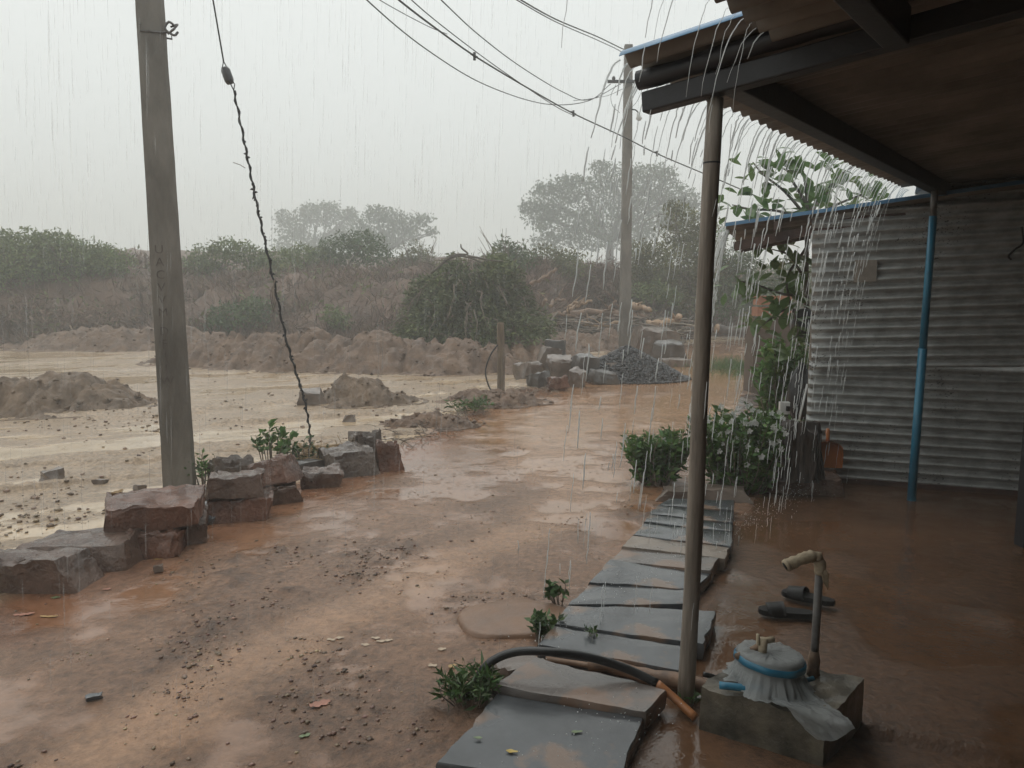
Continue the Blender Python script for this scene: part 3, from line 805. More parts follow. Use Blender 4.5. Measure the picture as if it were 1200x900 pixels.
stone("stone_shard", 358, 553, .34, .16, .10, 20, .0, "rock_dark", "dark flat stone under the straw beside the little plant", 526, group=KG, n=6)

# ------------------------------------------------------------------ slate slab path
SLG = "slabs of the stepping path along the veranda"
SLABS = [
 ([(512, 893), (582, 812), (754, 840), (722, 922)], .060, "slate", "largest nearest smooth dark slab with fallen leaves on it"),
 ([(577, 803), (628, 769), (781, 808), (757, 834)], .085, "slate_brown", "brownish slab just behind the nearest one, in front of the log"),
 ([(629, 756), (648, 734), (806, 757), (800, 785)], .065, "slate", "slab right behind the log and the hose arch"),
 ([(648, 732), (665, 709), (840, 714), (825, 755)], .070, "slate", "long slab whose dark right end juts out past the wooden post"),
 ([(665, 708), (690, 684), (816, 691), (812, 708)], .065, "slate", "slab behind the jutting one, split by a thin crack line"),
 ([(690, 683), (714, 656), (832, 671), (815, 690)], .070, "slate", "wide bluish slab before the pale narrow one"),
 ([(715, 655), (729, 641), (842, 655), (833, 670)], .075, "slate_brown", "pale narrow smooth slab before the rough tan one"),
 ([(729, 640), (741, 628), (855, 641), (850, 654)], .080, "slate_tan", "rough tan slab with broken edges in mid path"),
 ([(741, 627), (754, 613), (859, 623), (857, 640)], .085, "slate", "grey slab just beyond the rough tan one"),
 ([(754, 612), (761, 603), (859, 613), (858, 622)], .085, "slate", "thin grey slab third from the far end of the path"),
 ([(761, 602), (771, 592), (860, 599), (859, 612)], .085, "slate", "second slab from the far end of the near path"),
 ([(772, 591), (784, 583), (861, 587), (860, 598)], .075, "slate", "dark last slab at the far end beside the earthy rock"),
]
def slab(quad, top, m_, label, seed, thick=.075):
    c = [G(x, y, top) for x, y in quad]
    r = np.random.default_rng(seed)
    cen = sum(c, Vector()) / 4
    out = []
    for i in range(4):           # ragged outline
        a, b = c[i], c[(i + 1) % 4]; nseg = max(4, int((b - a).length / .045))
        nrm = Vector((b.y - a.y, a.x - b.x, 0)).normalized()
        for k in range(nseg):
            t = k / nseg
            p = a.lerp(b, t) + nrm * float(r.normal() * .0035 * (0 if k == 0 else 1) + .0035 * math.sin(t * 7 + seed))
            out.append(p)
    n = len(out); m = MB()
    zz = lambda p: float(.006 * (vnoise(np.array([p.x * 5]), np.array([p.y * 5]), seed=seed)[0] - .5))
    rings = []
    for k, (sc, dz) in enumerate(((.0, .002), (.5, .001), (.9, 0), (.985, -.001), (1.0, -.008), (1.004, -.4 * thick), (.985, -thick))):
        rings.append([cen + (p - cen) * sc - cen + Vector((0, 0, dz + (zz(p * 1) if k < 5 else float(r.normal() * .002)))) for p in out] if sc > 0 else None)
    V = [Vector((0, 0, .002))]; Fc = []
    for rg in rings[1:]:
        V += [Vector((q.x, q.y, q.z)) for q in rg]
    for i in range(n): Fc.append((0, 1 + i, 1 + (i + 1) % n))
    for k in range(len(rings) - 2):
        o = 1 + k * n
        for i in range(n): Fc.append((o + i, o + n + i, o + n + (i + 1) % n, o + (i + 1) % n))
    m.add(V, Fc)
    o = m.build("slate_slab", m_); o.location = cen
    smooth_by_angle(o, 35)
    o.rotation_euler = (rad(float(r.normal() * .5)), rad(float(r.normal() * .5)), 0)
    return tag(o, label, "slab", SLG)
for i, (q, t, m_, lab) in enumerate(SLABS): slab(q, t, m_, lab, 30 + i)
# the path goes on behind the shrub
slab([(868, 462), (878, 440), (905, 440), (908, 462)], .05, "slate_brown", "grey slab of the far path behind the flowering shrub, farther one", 50)
slab([(858, 490), (868, 464), (910, 464), (914, 490)], .05, "slate_brown", "grey slab of the far path behind the flowering shrub, nearer one", 51)
stone("flat_rock", 826, 583, .75, .30, .075, -4, 0, "rock_brown", "flat earthy rock closing the slab path before the shrubs", 540, "rock", tiltx=-2, n=14, rough=.025)
m = MB(); ro_ = random.Random(5)
V = []; nr_ = 36
for kk, (rr_k, zz_k) in enumerate(((1.02, -.02), (1.0, .006), (.93, .012), (.5, .013))):
    for i in range(nr_):
        a = 2 * math.pi * i / nr_; w_ = .235 * rr_k * (1 + .08 * math.sin(a * 2 + 1) + .04 * math.sin(a * 5))
        V.append(Vector((math.cos(a) * w_ * 1.1, math.sin(a) * w_, zz_k + ro_.uniform(-.001, .001))))
m.add(V, [(k * nr_ + i, k * nr_ + (i + 1) % nr_, (k + 1) * nr_ + (i + 1) % nr_, (k + 1) * nr_ + i) for k in range(3) for i in range(nr_)] + [tuple(3 * nr_ + i for i in range(nr_))])
o = m.build("flat_rock", "mud_stone", None, True); o.location = G(602, 724)
tag(o, "rounded flat mud covered stone left of the slab path", "rock")
stone("flat_rock", 606, 786, .20, .15, .05, 30, 0, "rock_brown", "small brown stone under the black hose at the slab corner", 542, "rock", n=6)

# step block, stump, dustpan
stp = stone("step_block", 938, 571, .62, .42, .145, -16, 0, "stone", "dark rectangular stone step carrying the stump and dustpan", 543, "step", n=14, rough=.008, jit=.03)
sb = G(938, 560, .14)
stump = empty("tree_stump", sb + Vector((.0, .06, -.02)))
tag(stump, "dark wet fibrous tree stump standing on the stone step", "stump")
m = MB(); r = random.Random(4)
ns = 40; rings = []
for k, (z, rr) in enumerate(((0, .185), (.05, .165), (.14, .15), (.26, .148), (.36, .152), (.415, .145), (.42, .08), (.405, .0))):
    rg = []
    for i in range(ns):
        a = 2 * math.pi * i / ns
        rib = 1 + .10 * math.sin(a * 5 + 1) + .07 * math.sin(a * 11 + z * 3) + .05 * r.uniform(-1, 1)
        rg.append(Vector((math.cos(a) * rr * rib, math.sin(a) * rr * rib * .85, z + (.04 * math.sin(a * 3 + 1) + .02 * r.uniform(-1, 1) if k >= 5 else 0))))
    rings.append(rg)
V = [p for rg in rings for p in rg]; Fc = []
for k in range(len(rings) - 1):
    for i in range(ns): Fc.append((k * ns + i, k * ns + (i + 1) % ns, (k + 1) * ns + (i + 1) % ns, (k + 1) * ns + i))
m.add(V, Fc); o = m.build("trunk", "stump", stump); smooth_by_angle(o, 45)
for i in range(9):
    a = r.uniform(3.2, 6.2); m = MB(); rr = .165
    pts = [Vector((math.cos(a + .1 * math.sin(t * 4 + i)) * (rr + .03 * (1 - t)), math.sin(a) * (rr + .03 * (1 - t)) * .85, .02 + t * .36 * r.uniform(.7, 1))) for t in np.linspace(0, 1, 6)]
    m.tube(pts, [.012 * (1 - .5 * t) for t in np.linspace(0, 1, 6)], 6); m.build("root_strand", "stump", stump, True)

pan = empty("dustpan", G(971, 549, .15) + Vector((.0, .03, 0)), rad(-15))
tag(pan, "orange plastic dustpan leaning against the stump", "dustpan")
pan.rotation_euler = (rad(-14), 0, rad(-12))
m = MB()
# shallow scoop standing on its front lip: back plate with raised rim
outl = [(-.105, 0), (-.108, .10), (-.10, .165), (-.07, .20), (-.02, .215), (.02, .215), (.07, .20), (.10, .165), (.108, .10), (.105, 0)]
fr = [Vector((x, 0, z)) for x, z in outl]; bk = [Vector((x, .006, z)) for x, z in outl]
n = len(outl); m.add(fr + bk, [tuple(range(n))[::-1], tuple(range(n, 2 * n))] + [(i, (i + 1) % n, n + (i + 1) % n, n + i) for i in range(n)])
m.build("pan", "orange_plastic", pan)
m = MB()
for i in range(n - 1):
    a, b = fr[i], fr[i + 1]; d1 = .02 + .055 * min(1, a.z / .16); d2 = .02 + .055 * min(1, b.z / .16)
    f = lambda q, k, d: Vector((q.x * k, -d, q.z))
    m.hexa([a, b, b * 1.0 + Vector((b.x * .04, 0, .003)), a * 1.0 + Vector((a.x * .04, 0, .003)), f(a, 1.04, d1), f(b, 1.04, d2), f(b, 1.09, d2), f(a, 1.09, d1)])
m.build("rim", "orange_plastic", pan)
m = MB(); m.tube([Vector((0, -.02, .205)), Vector((0, -.03, .25)), Vector((0, -.03, .30)), Vector((0, -.03, .325))], [.017, .015, .019, .012], 10); m.build("handle", "orange_plastic", pan, True)

# ------------------------------------------------------------------ concrete block with the well pipe
bl = [G(818, 852), G(966, 896), G(1010, 842)]; bl.append(bl[0] + bl[2] - bl[1])
bt = .158
blk = empty("well_block", (bl[0] + bl[2]) / 2)
tag(blk, "mossy concrete block around a well head in front of the veranda", "block")
m = MB(); nn = 14; V, Fc = [], []
cen = (bl[0] + bl[2]) / 2
c8 = [p - cen for p in bl] + [(p - cen) * .985 + Vector((0, 0, bt)) for p in bl]
for z in range(4): c8[z].z = -.03
c8 = [np.array(c) for c in c8]
t = np.linspace(0, 1, nn + 1); A, Bq = np.meshgrid(t, t); Vn, Fn = [], []
for q in [(4, 5, 6, 7), (0, 1, 5, 4), (1, 2, 6, 5), (2, 3, 7, 6), (3, 0, 4, 7)]:
    c = [c8[i] for i in q]
    pnt = (c[0] * ((1 - A) * (1 - Bq))[..., None] + c[1] * (A * (1 - Bq))[..., None] + c[2] * (A * Bq)[..., None] + c[3] * ((1 - A) * Bq)[..., None]).reshape(-1, 3)
    o_ = sum(len(v) for v in Vn); Vn.append(pnt); i = np.arange(len(pnt)).reshape(nn + 1, nn + 1) + o_
    Fn.append(np.stack([i[:-1, :-1], i[:-1, 1:], i[1:, 1:], i[1:, :-1]], -1).reshape(-1, 4))
v = np.concatenate(Vn); q = v * 9
nz = np.stack([fbm(q[:, 0] + 31 * k, q[:, 1], q[:, 2], 3, 77 + k) - .5 for k in range(3)], 1)
v = v + nz * .022
tp = v[:, 2] > bt * .85
v[tp, 2] += (fbm(v[tp, 0] * 22, v[tp, 1] * 22, None, 3, 99) - .5) * .03
o = link("block_body", mesh_np("block_body", v, np.concatenate(Fn)), "concrete", blk); weld(o)
# casing cap: drum tied with blue band under crumpled plastic
cp = G(902, 806, bt) + Vector((.0, .03, 0))
cap = empty("wrapped_casing", cp); cap.rotation_euler = (rad(-4), rad(5), 0)
tag(cap, "well casing wrapped in clear plastic sheeting tied with a blue band", "well cap")
def lathe(m, prof, ns, wob=None, mi=0, close=True):
    V, Fc = [], []
    for k, (r_, z) in enumerate(prof):
        for i in range(ns):
            a = 2 * math.pi * i / ns
            w_ = wob(a, k, r_, z) if wob else (r_, z)
            V.append(Vector((math.cos(a) * w_[0], math.sin(a) * w_[0], w_[1])))
    for k in range(len(prof) - 1):
        for i in range(ns): Fc.append((k * ns + i, k * ns + (i + 1) % ns, (k + 1) * ns + (i + 1) % ns, (k + 1) * ns + i))
    if close: Fc.append(tuple((len(prof) - 1) * ns + i for i in range(ns)))
    m.add(V, Fc, mi)
m = MB(); lathe(m, [(.112, 0), (.112, .105), (.10, .115), (.03, .118)], 40); m.build("casing", "pipe_grey", cap, True)
m = MB(); lathe(m, [(.1225, .078), (.1275, .08), (.1275, .102), (.1225, .104)], 48, lambda a, k, r_, z: (r_ + .002 * math.sin(a * 9), z + .004 * math.sin(a * 2 + 1)), close=False); m.build("tie_band", "blue_pipe", cap, True)
rr_ = random.Random(9)
ph = [rr_.uniform(0, 6.28) for _ in range(8)]
def nz1(x, y, sd_=0): return float(fbm(np.array([x]), np.array([y]), seed=sd_, oct=3)[0] - .5) * 2
def film(a, k, r_, z):
    cx_, cy_ = math.cos(a), math.sin(a)
    f1 = nz1(cx_ * 7 + 3, cy_ * 7 + 9 + k * .12, 61) + .6 * nz1(cx_ * 16, cy_ * 16 + k * .2, 62)
    g = (.0, .001, .002, .002, .001, .001, .006, .011, .016, .022, .028)[k]
    front = max(0, math.cos(a + 1.35))
    up = nz1(cx_ * r_ * 45, cy_ * r_ * 45, 63) * (.010 if k in (1, 2, 3) else 0)
    return (r_ * (1 + .35 * (k > 8) * nz1(cx_ * 2.2, cy_ * 2.2, 64)) + f1 * g + (k > 6) * (k - 6) * .007 * front ** 2, max(.003, z + up + (nz1(cx_ * 4, cy_ * 4, 65) * .02 if k > 7 else 0)))
m = MB(); lathe(m, [(.002, .124), (.05, .125), (.088, .125), (.112, .122), (.1215, .112), (.1205, .076), (.1235, .062), (.130, .045), (.139, .028), (.150, .014), (.165, .006)], 160, film, close=False)
psh = m.build("plastic_sheet", "plastic_film", cap, True)
# loose tongue of plastic hanging over the block's front face
m = MB(); nu, nv_ = 22, 22; V, Fc = [], []
fd = Vector((.12, -.99, 0)); sdv = Vector((.99, .12, 0))
rn_ = np.random.default_rng(3)
for j in range(nv_ + 1):
    t = j / nv_
    for i in range(nu + 1):
        u_ = i / nu - .5
        s_ = u_ * (.20 - .06 * t) * (1 + .25 * nz1(t * 3 + (7 if u_ > 0 else 0), 1.5, 73)) + .045 + .03 * t
        x_, y_ = fd.x * (.135 + t * .2) + sdv.x * s_, fd.y * (.135 + t * .2) + sdv.y * s_
        # the front face of the block runs obliquely below the cap
        wp_ = cp + Vector((x_, y_, 0)); fn = Vector((bl[1].y - bl[0].y, bl[0].x - bl[1].x, 0)).normalized()
        if fn.y > 0: fn = -fn
        over = (wp_ - bl[0]).dot(fn) - .004
        fold = .009 * nz1(i * .32 + 5, j * .10, 71) + .005 * nz1(i * .7, j * .5, 72)
        q = Vector((x_, y_, .012 + fold))
        if over > 0:
            q = Vector((x_, y_, 0)) - fn * over + fn * (.014 + fold * 1.3) + Vector((0, 0, .008 - over * .9 - .012 * math.cos(u_ * 6)))
        V.append(q)
for j in range(nv_):
    for i in range(nu): a = j * (nu + 1) + i; Fc.append((a, a + 1, a + nu + 2, a + nu + 1))
m.add(V, Fc); m.build("plastic_tongue", "plastic_film", psh, True)
m = MB(); m.tube(spline([(-.13, -.02, .10), (-.06, .01, .122), (-.03, -.02, .165)], 4), [.012] * 9, 8); m.build("valve_stub", "beam_end", cap, True)
m = MB(); m.tube([(-.035, -.015, .125), (-.035, -.015, .175)], .016, 10); m.tube([(-.035, -.015, .165), (.005, .0, .168)], .012, 8); m.tube([(-.055, -.02, .15), (-.06, -.02, .19)], .007, 8)
m.build("valve", "cloth_wrap", cap, True)
m = MB(); a_, b_ = G(843, 803, bt + .022), G(905, 808, bt + .030)
m.tube(spline([a_, a_.lerp(b_, .5) + Vector((0, -.004, 0)), b_], 4), .0135, 12); o = m.build("blue_pipe", "blue_pipe", None, True)
tag(o, "short blue plastic pipe lying on the concrete block", "pipe")
m = MB(); a_ = G(925, 797, bt + .05); b_ = G(953, 795, bt + .03)
m.tube(spline([a_, a_.lerp(b_, .5) + Vector((0, 0, -.008)), b_], 4), .009, 10); o = m.build("band_tail", "blue_pipe", None, True)
tag(o, "loose blue strap end between the well cap and the riser pipe", "strap")
# riser with wrapped elbow
rb_ = G(953, 792, bt)
ris = empty("riser_pipe", rb_)
tag(ris, "thin grey standpipe with rag wrapped elbow on the concrete block", "pipe")
m = MB(); m.tube([(0, 0, -.03), (.002, 0, .2), (.004, 0, .44)], .0145, 14); m.build("pipe", "pipe_grey", ris, True)
m = MB(); m.tube([(0, 0, .0), (0, 0, .03), (.0, 0, .06), (0, 0, .10)], [.026, .021, .023, .016], 12); m.build("rusty_collar", "beam_end", ris, True)
m = MB(); rw = random.Random(3)
pts = spline([(.006, 0, .40), (.004, 0, .445), (-.012, 0, .468), (-.05, -.005, .465), (-.09, -.01, .452), (-.122, -.012, .438)], 4)
m.tube(pts, [.020 + rw.uniform(-.003, .005) for _ in pts], 12); elb = m.build("wrapped_elbow", "cloth_wrap", ris, True)
m = MB(); m.tube([(-.118, -.012, .441), (-.13, -.014, .435)], [.024, .022], 12, 0, True, 0); m.build("spout_ring", "cloth_wrap", elb, True)
m = MB(); m.tube([(-.126, -.0135, .4375), (-.1315, -.0142, .4345)], .015, 12); m.build("spout_mouth", "rubber", elb, True)
for k in range(4):
    m = MB(); x_ = .01 + .006 * k; m.tube(spline([(x_ - .01, -.012, .42), (x_, -.018, .40), (x_ + .004, -.016, .375 - .01 * k)], 3), [.006, .006, .005, .005, .004, .003, .002][:7], 6); m.build("rag_strand", "cloth_wrap", elb, True)

# slippers
def slipper(loc, rz, label, tip=0.0):
    e = empty("slipper", loc, rz); e.rotation_euler = (0, tip, rz)
    tag(e, label, "slipper", "pair of black slide slippers")
    L_ = .27
    ol = []
    for i in range(28):
        a = 2 * math.pi * i / 28; x = math.cos(a) * L_ / 2
        w = .045 + .006 * math.cos(a) - .006 * math.exp(-((x + .02) / .05) ** 2)
        ol.append((x, math.copysign(abs(math.sin(a)) ** .75, math.sin(a)) * w))
    m = MB(); n = len(ol)
    V = [Vector((x, y, z)) for z in (0, .012, .026) for x, y in [(px_ * (1 if z != .012 else 1.02), py_ * (1 if z != .012 else 1.03)) for px_, py_ in ol]]
    Fc = [tuple(range(n))[::-1], tuple(range(2 * n, 3 * n))] + [(k * n + i, k * n + (i + 1) % n, (k + 1) * n + (i + 1) % n, (k + 1) * n + i) for k in range(2) for i in range(n)]
    m.add(V, Fc); m.build("sole", "rubber", e)
    m = MB(); V, Fc = [], []; na, nb = 12, 5
    for side in (0, 1):
        for j in range(nb + 1):
            x = .005 + .085 * j / nb
            for i in range(na + 1):
                a = math.pi * i / na; rr = .050 - .004 * side
                V.append(Vector((x + .012 * math.sin(a), math.cos(a) * rr, .014 + math.sin(a) ** .8 * (.052 - .014 * j / nb - .004 * side))))
    k = (na + 1) * (nb + 1)
    for j in range(nb):
        for i in range(na):
            a = j * (na + 1) + i; Fc += [(a, a + 1, a + na + 2, a + na + 1), (k + a, k + a + na + 1, k + a + na + 2, k + a + 1)]
    for j0 in (0, nb):
        for i in range(na): a = j0 * (na + 1) + i; Fc.append((a, a + 1, k + a + 1, k + a))
    m.add(V, Fc); m.build("strap", "rubber", e, True)
slipper(G(922, 718, .02) + Vector((0, 0, .0 - .012)), rad(168), "black slide slipper lying flat, nearer and left of the pair")
slipper(G(945, 704, .02) + Vector((.02, .03, -.008)), rad(140), "black slide slipper behind, half hidden by the riser pipe", rad(2))

# hose, its orange end, log and conduit by the slabs
HZ = [G(548, 818, .01), G(560, 796, .05)]
hz_pts = [G(545, 822, -.01), G(556, 800, .06), G(575, 776, .13), G(605, 764, .17), G(645, 764, .18), G(690, 770, .16), G(735, 784, .12), G(770, 801, .085)]
m = MB(); m.tube(spline(hz_pts, 6), .0175, 12); hose = m.build("water_hose", "hose_black", None, True)
tag(hose, "black water hose arching over the slab path", "hose")
m = MB(); m.tube(spline([hz_pts[-1], G(790, 818, .05), G(815, 841, .012)], 5), .0165, 12); m.build("orange_end", "hose_orange", hose, True)
a_, b_ = G(690, 778, .035), G(838, 806, .035)
m = MB(); pts = [a_.lerp(b_, t) + Vector((0, .01 * math.sin(t * 6), .006 * math.sin(t * 11))) for t in np.linspace(0, 1, 14)]
m.tube(pts, [.026 + .006 * t + .003 * math.sin(t * 31) for t in np.linspace(0, 1, 14)], 12, 0, True, 1)
tag(m.build("timber_log", ["log_wood", "beam_end"], None, True), "crooked wet log lying across the path behind the wooden post", "log")
m = MB(); m.tube(spline([G(640, 772, .02), G(700, 781, .03), G(770, 792, .045), G(822, 797, .04)], 5), .012, 10)
tag(m.build("thin_pipe", "log_wood", None, True), "thin brown stick running beside the log under the hose", "stick")
m = MB(); m.tube(spline([G(824, 790, .07), G(835, 793, .06), G(842, 796, .03)], 4), .011, 8)
tag(m.build("dark_cable", "hose_black", None, True), "short black cable end beside the log and wooden post", "cable")

# ------------------------------------------------------------------ poles and wires
pb = G(211, 572); pole = empty("concrete_pole", pb, rad(24))
tag(pole, "thick square concrete utility pole standing in the stone row on the left", "utility pole")
ph_ = 8.0
m = MB(); sec = []
nz_ = 60; rp_ = random.Random(12)
for k in range(nz_ + 1):
    z = -.1 + (ph_ + .1) * k / nz_; w = .126 - .055 * k / nz_; d = .108 - .03 * k / nz_; ch = .026
    rg = []
    for x, y in ((-w, -d), (w - ch, -d), (w, -d + ch), (w, d), (-w, d), (-w, -d + ch * .3)):
        rg.append(Vector((x + rp_.uniform(-.0014, .0014), y + rp_.uniform(-.0014, .0014), z)))
    sec.append(rg)
V = [q for rg in sec for q in rg]; ns = 6
Fc = [(k * ns + i, k * ns + (i + 1) % ns, (k + 1) * ns + (i + 1) % ns, (k + 1) * ns + i) for k in range(nz_) for i in range(ns)] + [tuple(nz_ * ns + i for i in range(ns))]
lean = math.tan(rad(.5))
m.add([q + Vector((-lean * max(q.z, 0), 0, 0)) for q in V], Fc); m.build("shaft", "concrete_pole", pole)
m = MB()
zb = 3.55; w = .126 - .055 * zb / 8; d = .108 - .03 * zb / 8
loop = [(-w - .008, -d - .006), (w, -d - .008), (w + .01, d), (-w - .008, d + .008), (-w - .008, -d - .006)]
m.tube([Vector((x, y, zb + .012 * i)) for i, (x, y) in enumerate(loop)], .007, 6)
m.tube(spline([(w, -d - .01, zb + .02), (w + .03, -d - .03, zb + .05), (w - .01, -d - .04, zb + .08), (w - .04, -d - .03, zb + .03), (w + .02, -d - .03, zb - .01), (w + .05, -d - .02, zb + .02)], 4), .009, 6)
m.tube(spline([(w - .02, -d - .01, zb), (w + .02, -d - .05, zb + .03), (w + .05, -d - .02, zb + .075), (w, -d - .02, zb + .05)], 4), .008, 6)
m.build("wire_knot", "pipe_grey", pole, True)
# worn letters cast down the pole, groove shade and dirt painted in dark
def letters(txt, z, size, x):
    cu = bpy.data.curves.new("lettering", 'FONT'); cu.body = txt; cu.size = size; cu.extrude = .0035; cu.align_x = 'CENTER'; cu.align_y = 'CENTER'; cu.offset = -.0012
    o = bpy.data.objects.new("lettering_tmp", cu); COL.objects.link(o)
    dg = bpy.context.evaluated_depsgraph_get(); me = bpy.data.meshes.new_from_object(o.evaluated_get(dg))
    bpy.data.objects.remove(o)
    q = bpy.data.objects.new("cast_letter", me); COL.objects.link(q); me.materials.clear(); me.materials.append(MATS["log_dark"])
    q.parent = pole; q.location = (x - lean * z, -(.108 - .03 * z / 8) + .0005, z); q.rotation_euler = (rad(90), 0, 0)
z = 1.93
for ch in ["U", "A", "C", "V", "V", "M", None, "D", "E", "I", "I", "W"]:
    if ch: letters(ch, z, .095, -.045)
    z -= .098 if ch else .05

p2 = G(732, 413); pole2 = empty("far_pole", p2)
tag(pole2, "distant slim utility pole with cross arm beside the gravel heap", "utility pole")
h2 = P(728, 53, p2.y).z
m = MB(); m.hexa([Vector((x, y, 0)) for x, y in ((-.15, -.13), (.15, -.13), (.15, .13), (-.15, .13))] + [Vector((x - .04, y, h2)) for x, y in ((-.10, -.09), (.10, -.09), (.10, .09), (-.10, .09))]); m.build("shaft", "concrete_pole", pole2)
za_ = P(728, 97, p2.y).z; m = MB(); m.box((-.05, -.12, za_), 1.05, .06, .07); arm = m.build("cross_arm", "wire", pole2)
for x in (-.42, -.05, .32):
    m = MB(); m.tube([(x, -.12, za_ + .03), (x, -.12, za_ + .08), (x, -.12, za_ + .13)], [.035, .05, .025], 8); m.build("insulator", "insulator", arm, True)
zl = P(728, 135, p2.y).z
m = MB(); m.tube(spline([(.06, -.1, zl + .12), (.15, -.14, zl + .10), (.22, -.15, zl + .03)], 4), .018, 6); lbr = m.build("lamp_bracket", "wire", pole2, True)
m = MB(); m.tube([(.22, -.15, zl + .03), (.23, -.15, zl - .04), (.25, -.15, zl - .12), (.25, -.15, zl - .17)], [.03, .05, .085, .03], 10); m.build("lamp_bulb", "white_enamel", lbr, True)

WG = "overhead wires running to the far pole"
def wire(pts, r_, label, name="overhead_wire", n=8, grp=WG):
    m = MB(); m.tube(spline([P(*q) for q in pts], n), r_, 5)
    return tag(m.build(name, "wire", None, True), label, "wire", grp)
D2 = p2.y
wire([(380, -55, 9.0), (430, 0, 10), (500, 58, 12), (570, 100, 14.5), (640, 122, 17), (690, 118, 19), (716, 98, D2 - .12)], .009, "lowest thin wire sagging from the upper left to the cross arm")
wire([(400, -30, 9.5), (450, 3, 10.5), (500, 30, 12), (524, 40, 12.8)], .006, "short pale wire joining the heavy cable near the top left")
hv = wire([(410, -50, 9.3), (470, 2, 10.5), (520, 40, 12), (560, 68, 13), (620, 104, 15), (672, 133, 16.5), (730, 160, 17.5), (772, 181, 18), (850, 214, 19), (900, 236, 19.5)], .014, "heavy twisted cable crossing from the top left down behind the wooden post")
for q in ((556, 66, 12.9), (672, 133, 16.45), (770, 180, 17.95)):
    c = P(*q); m = MB(); m.tube([c + Vector((0, 0, -.06)), c + Vector((0, 0, .06))], .022, 6); m.tube([c + Vector((-.06, 0, .04)), c + Vector((.05, 0, -.02))], .018, 6); m.build("cable_clamp", "wire", hv)
wire([(425, -60, 9.2), (478, -4, 10.6), (528, 38, 12.1), (590, 84, 14), (650, 124, 15.8), (674, 136, 16.5)], .008, "thin wire running just beside the heavy cable")
wire([(470, -45, 9.4), (515, -2, 10.8), (560, 40, 12.6), (610, 78, 14.8), (660, 108, 17.2), (690, 117, 18.6), (728, 98, D2 - .12)], .009, "upper thin wire sagging to the middle of the cross arm")
wire([(600, -6, 14), (650, 22, 16), (700, 43, 18.8), (727, 56, D2), (742, 62, D2 + .6), (770, 72, D2 + 2), (830, 92, D2 + 6)], .014, "top wire passing over the head of the far pole")
wire([(602, -2, 14), (650, 25, 16), (700, 47, 18.8), (727, 60, D2), (740, 70, D2 + .5), (766, 80, D2 + 2), (830, 101, D2 + 6)], .010, "second top wire just under the one over the pole head")
wire([(672, 118, 17.5), (690, 116, 18.7), (712, 112, 20), (728, 105, D2 - .14), (745, 97, D2 - .12)], .006, "loose thin tail wire hanging by the cross arm")
wire([(722, 99, D2 - .16), (716, 112, D2 - .2), (718, 124, D2 - .2), (726, 132, D2 - .15)], .006, "thin drooping loop of wire on the left of the far pole")
wire([(748, 97, D2 - .16), (752, 104, D2 - .2), (747, 118, D2 - .2), (738, 128, D2 - .15)], .006, "thin drooping loop of wire on the right of the far pole")

# stay wire overgrown with a dry vine
sp = [(236, -60, 6.9), (250, 2, 7.0), (262, 72, 7.1)]
m = MB(); m.tube([P(*q) for q in sp], .007, 6)
stay = m.build("stay_wire", "wire", None, True)
tag(stay, "guy wire with dry vine twisted round it, anchored behind the stones", "guy wire")
c = P(267, 88, 7.12)
m = MB(); a_ = P(263, 79, 7.12); b_ = P(270, 98, 7.13)
m.tube([a_, a_.lerp(b_, .2), a_.lerp(b_, .8), b_], [.03, .042, .042, .03], 10); m.build("insulator", "insulator", stay, True)
m = MB(); m.tube([P(262, 72, 7.1), P(260.5, 79, 7.08), P(265, 86, 7.1)], .005, 5); m.tube([P(262, 72, 7.1), P(266, 79, 7.14), P(268, 86, 7.12)], .005, 5)
m.tube([P(268, 92, 7.1), P(271, 100, 7.1), P(274, 106, 7.14)], .005, 5); m.tube([P(271, 92, 7.16), P(275, 99, 7.16), P(274, 106, 7.14)], .005, 5); m.build("wire_eye", "wire", stay, True)
vine = [(274, 106, 7.14), (284, 155, 7.2), (293, 200, 7.25), (302, 245, 7.3), (312, 290, 7.35), (324, 345, 7.4), (336, 400, 7.45), (348, 440, 7.5), (357, 470, 7.52), (362, 498, 7.55), (364, 522, 7.56)]
vp = spline([P(*q) for q in vine], 12)
m = MB(); m.tube(vp, .0065, 6)
rv = random.Random(8)
tw = [q + Vector((math.cos(i * 1.1), math.sin(i * 1.1), 0)) * .011 for i, q in enumerate(vp)]
m.tube(tw, [.007 + .004 * rv.random() for _ in tw], 5)
m.build("wire_strand", "wire", stay, True)
m = MB()
for i, q in enumerate(vp):
    if 6 < i < 100 and rv.random() < (.85 if i > 26 else .4):
        d_ = Vector((rv.uniform(-1, 1), rv.uniform(-1, 1), rv.uniform(-1, .6))).normalized() * rv.uniform(.015, .042)
        m.tube([q, q + d_ * .5 + Vector((0, 0, .006)), q + d_], [.008, .011, .003], 5)
o = m.build("vine_nodes", "wire", stay); o["kind"] = "stuff"
m = MB()
for k in range(3): m.tube(spline([P(321 + k, 328, 7.37), P(321 - k * 2, 345, 7.3), P(323 - k, 358 + 4 * k, 7.3)], 4), .004, 4)
m.build("vine_shoots", "twig_grey", stay)
m = MB()
q = P(281, 193, 7.2); m.tube([q + Vector((-.06, 0, .02)), q, q + Vector((.05, 0, -.03))], .003, 4); m.build("dry_twig", "twig_grey", stay)

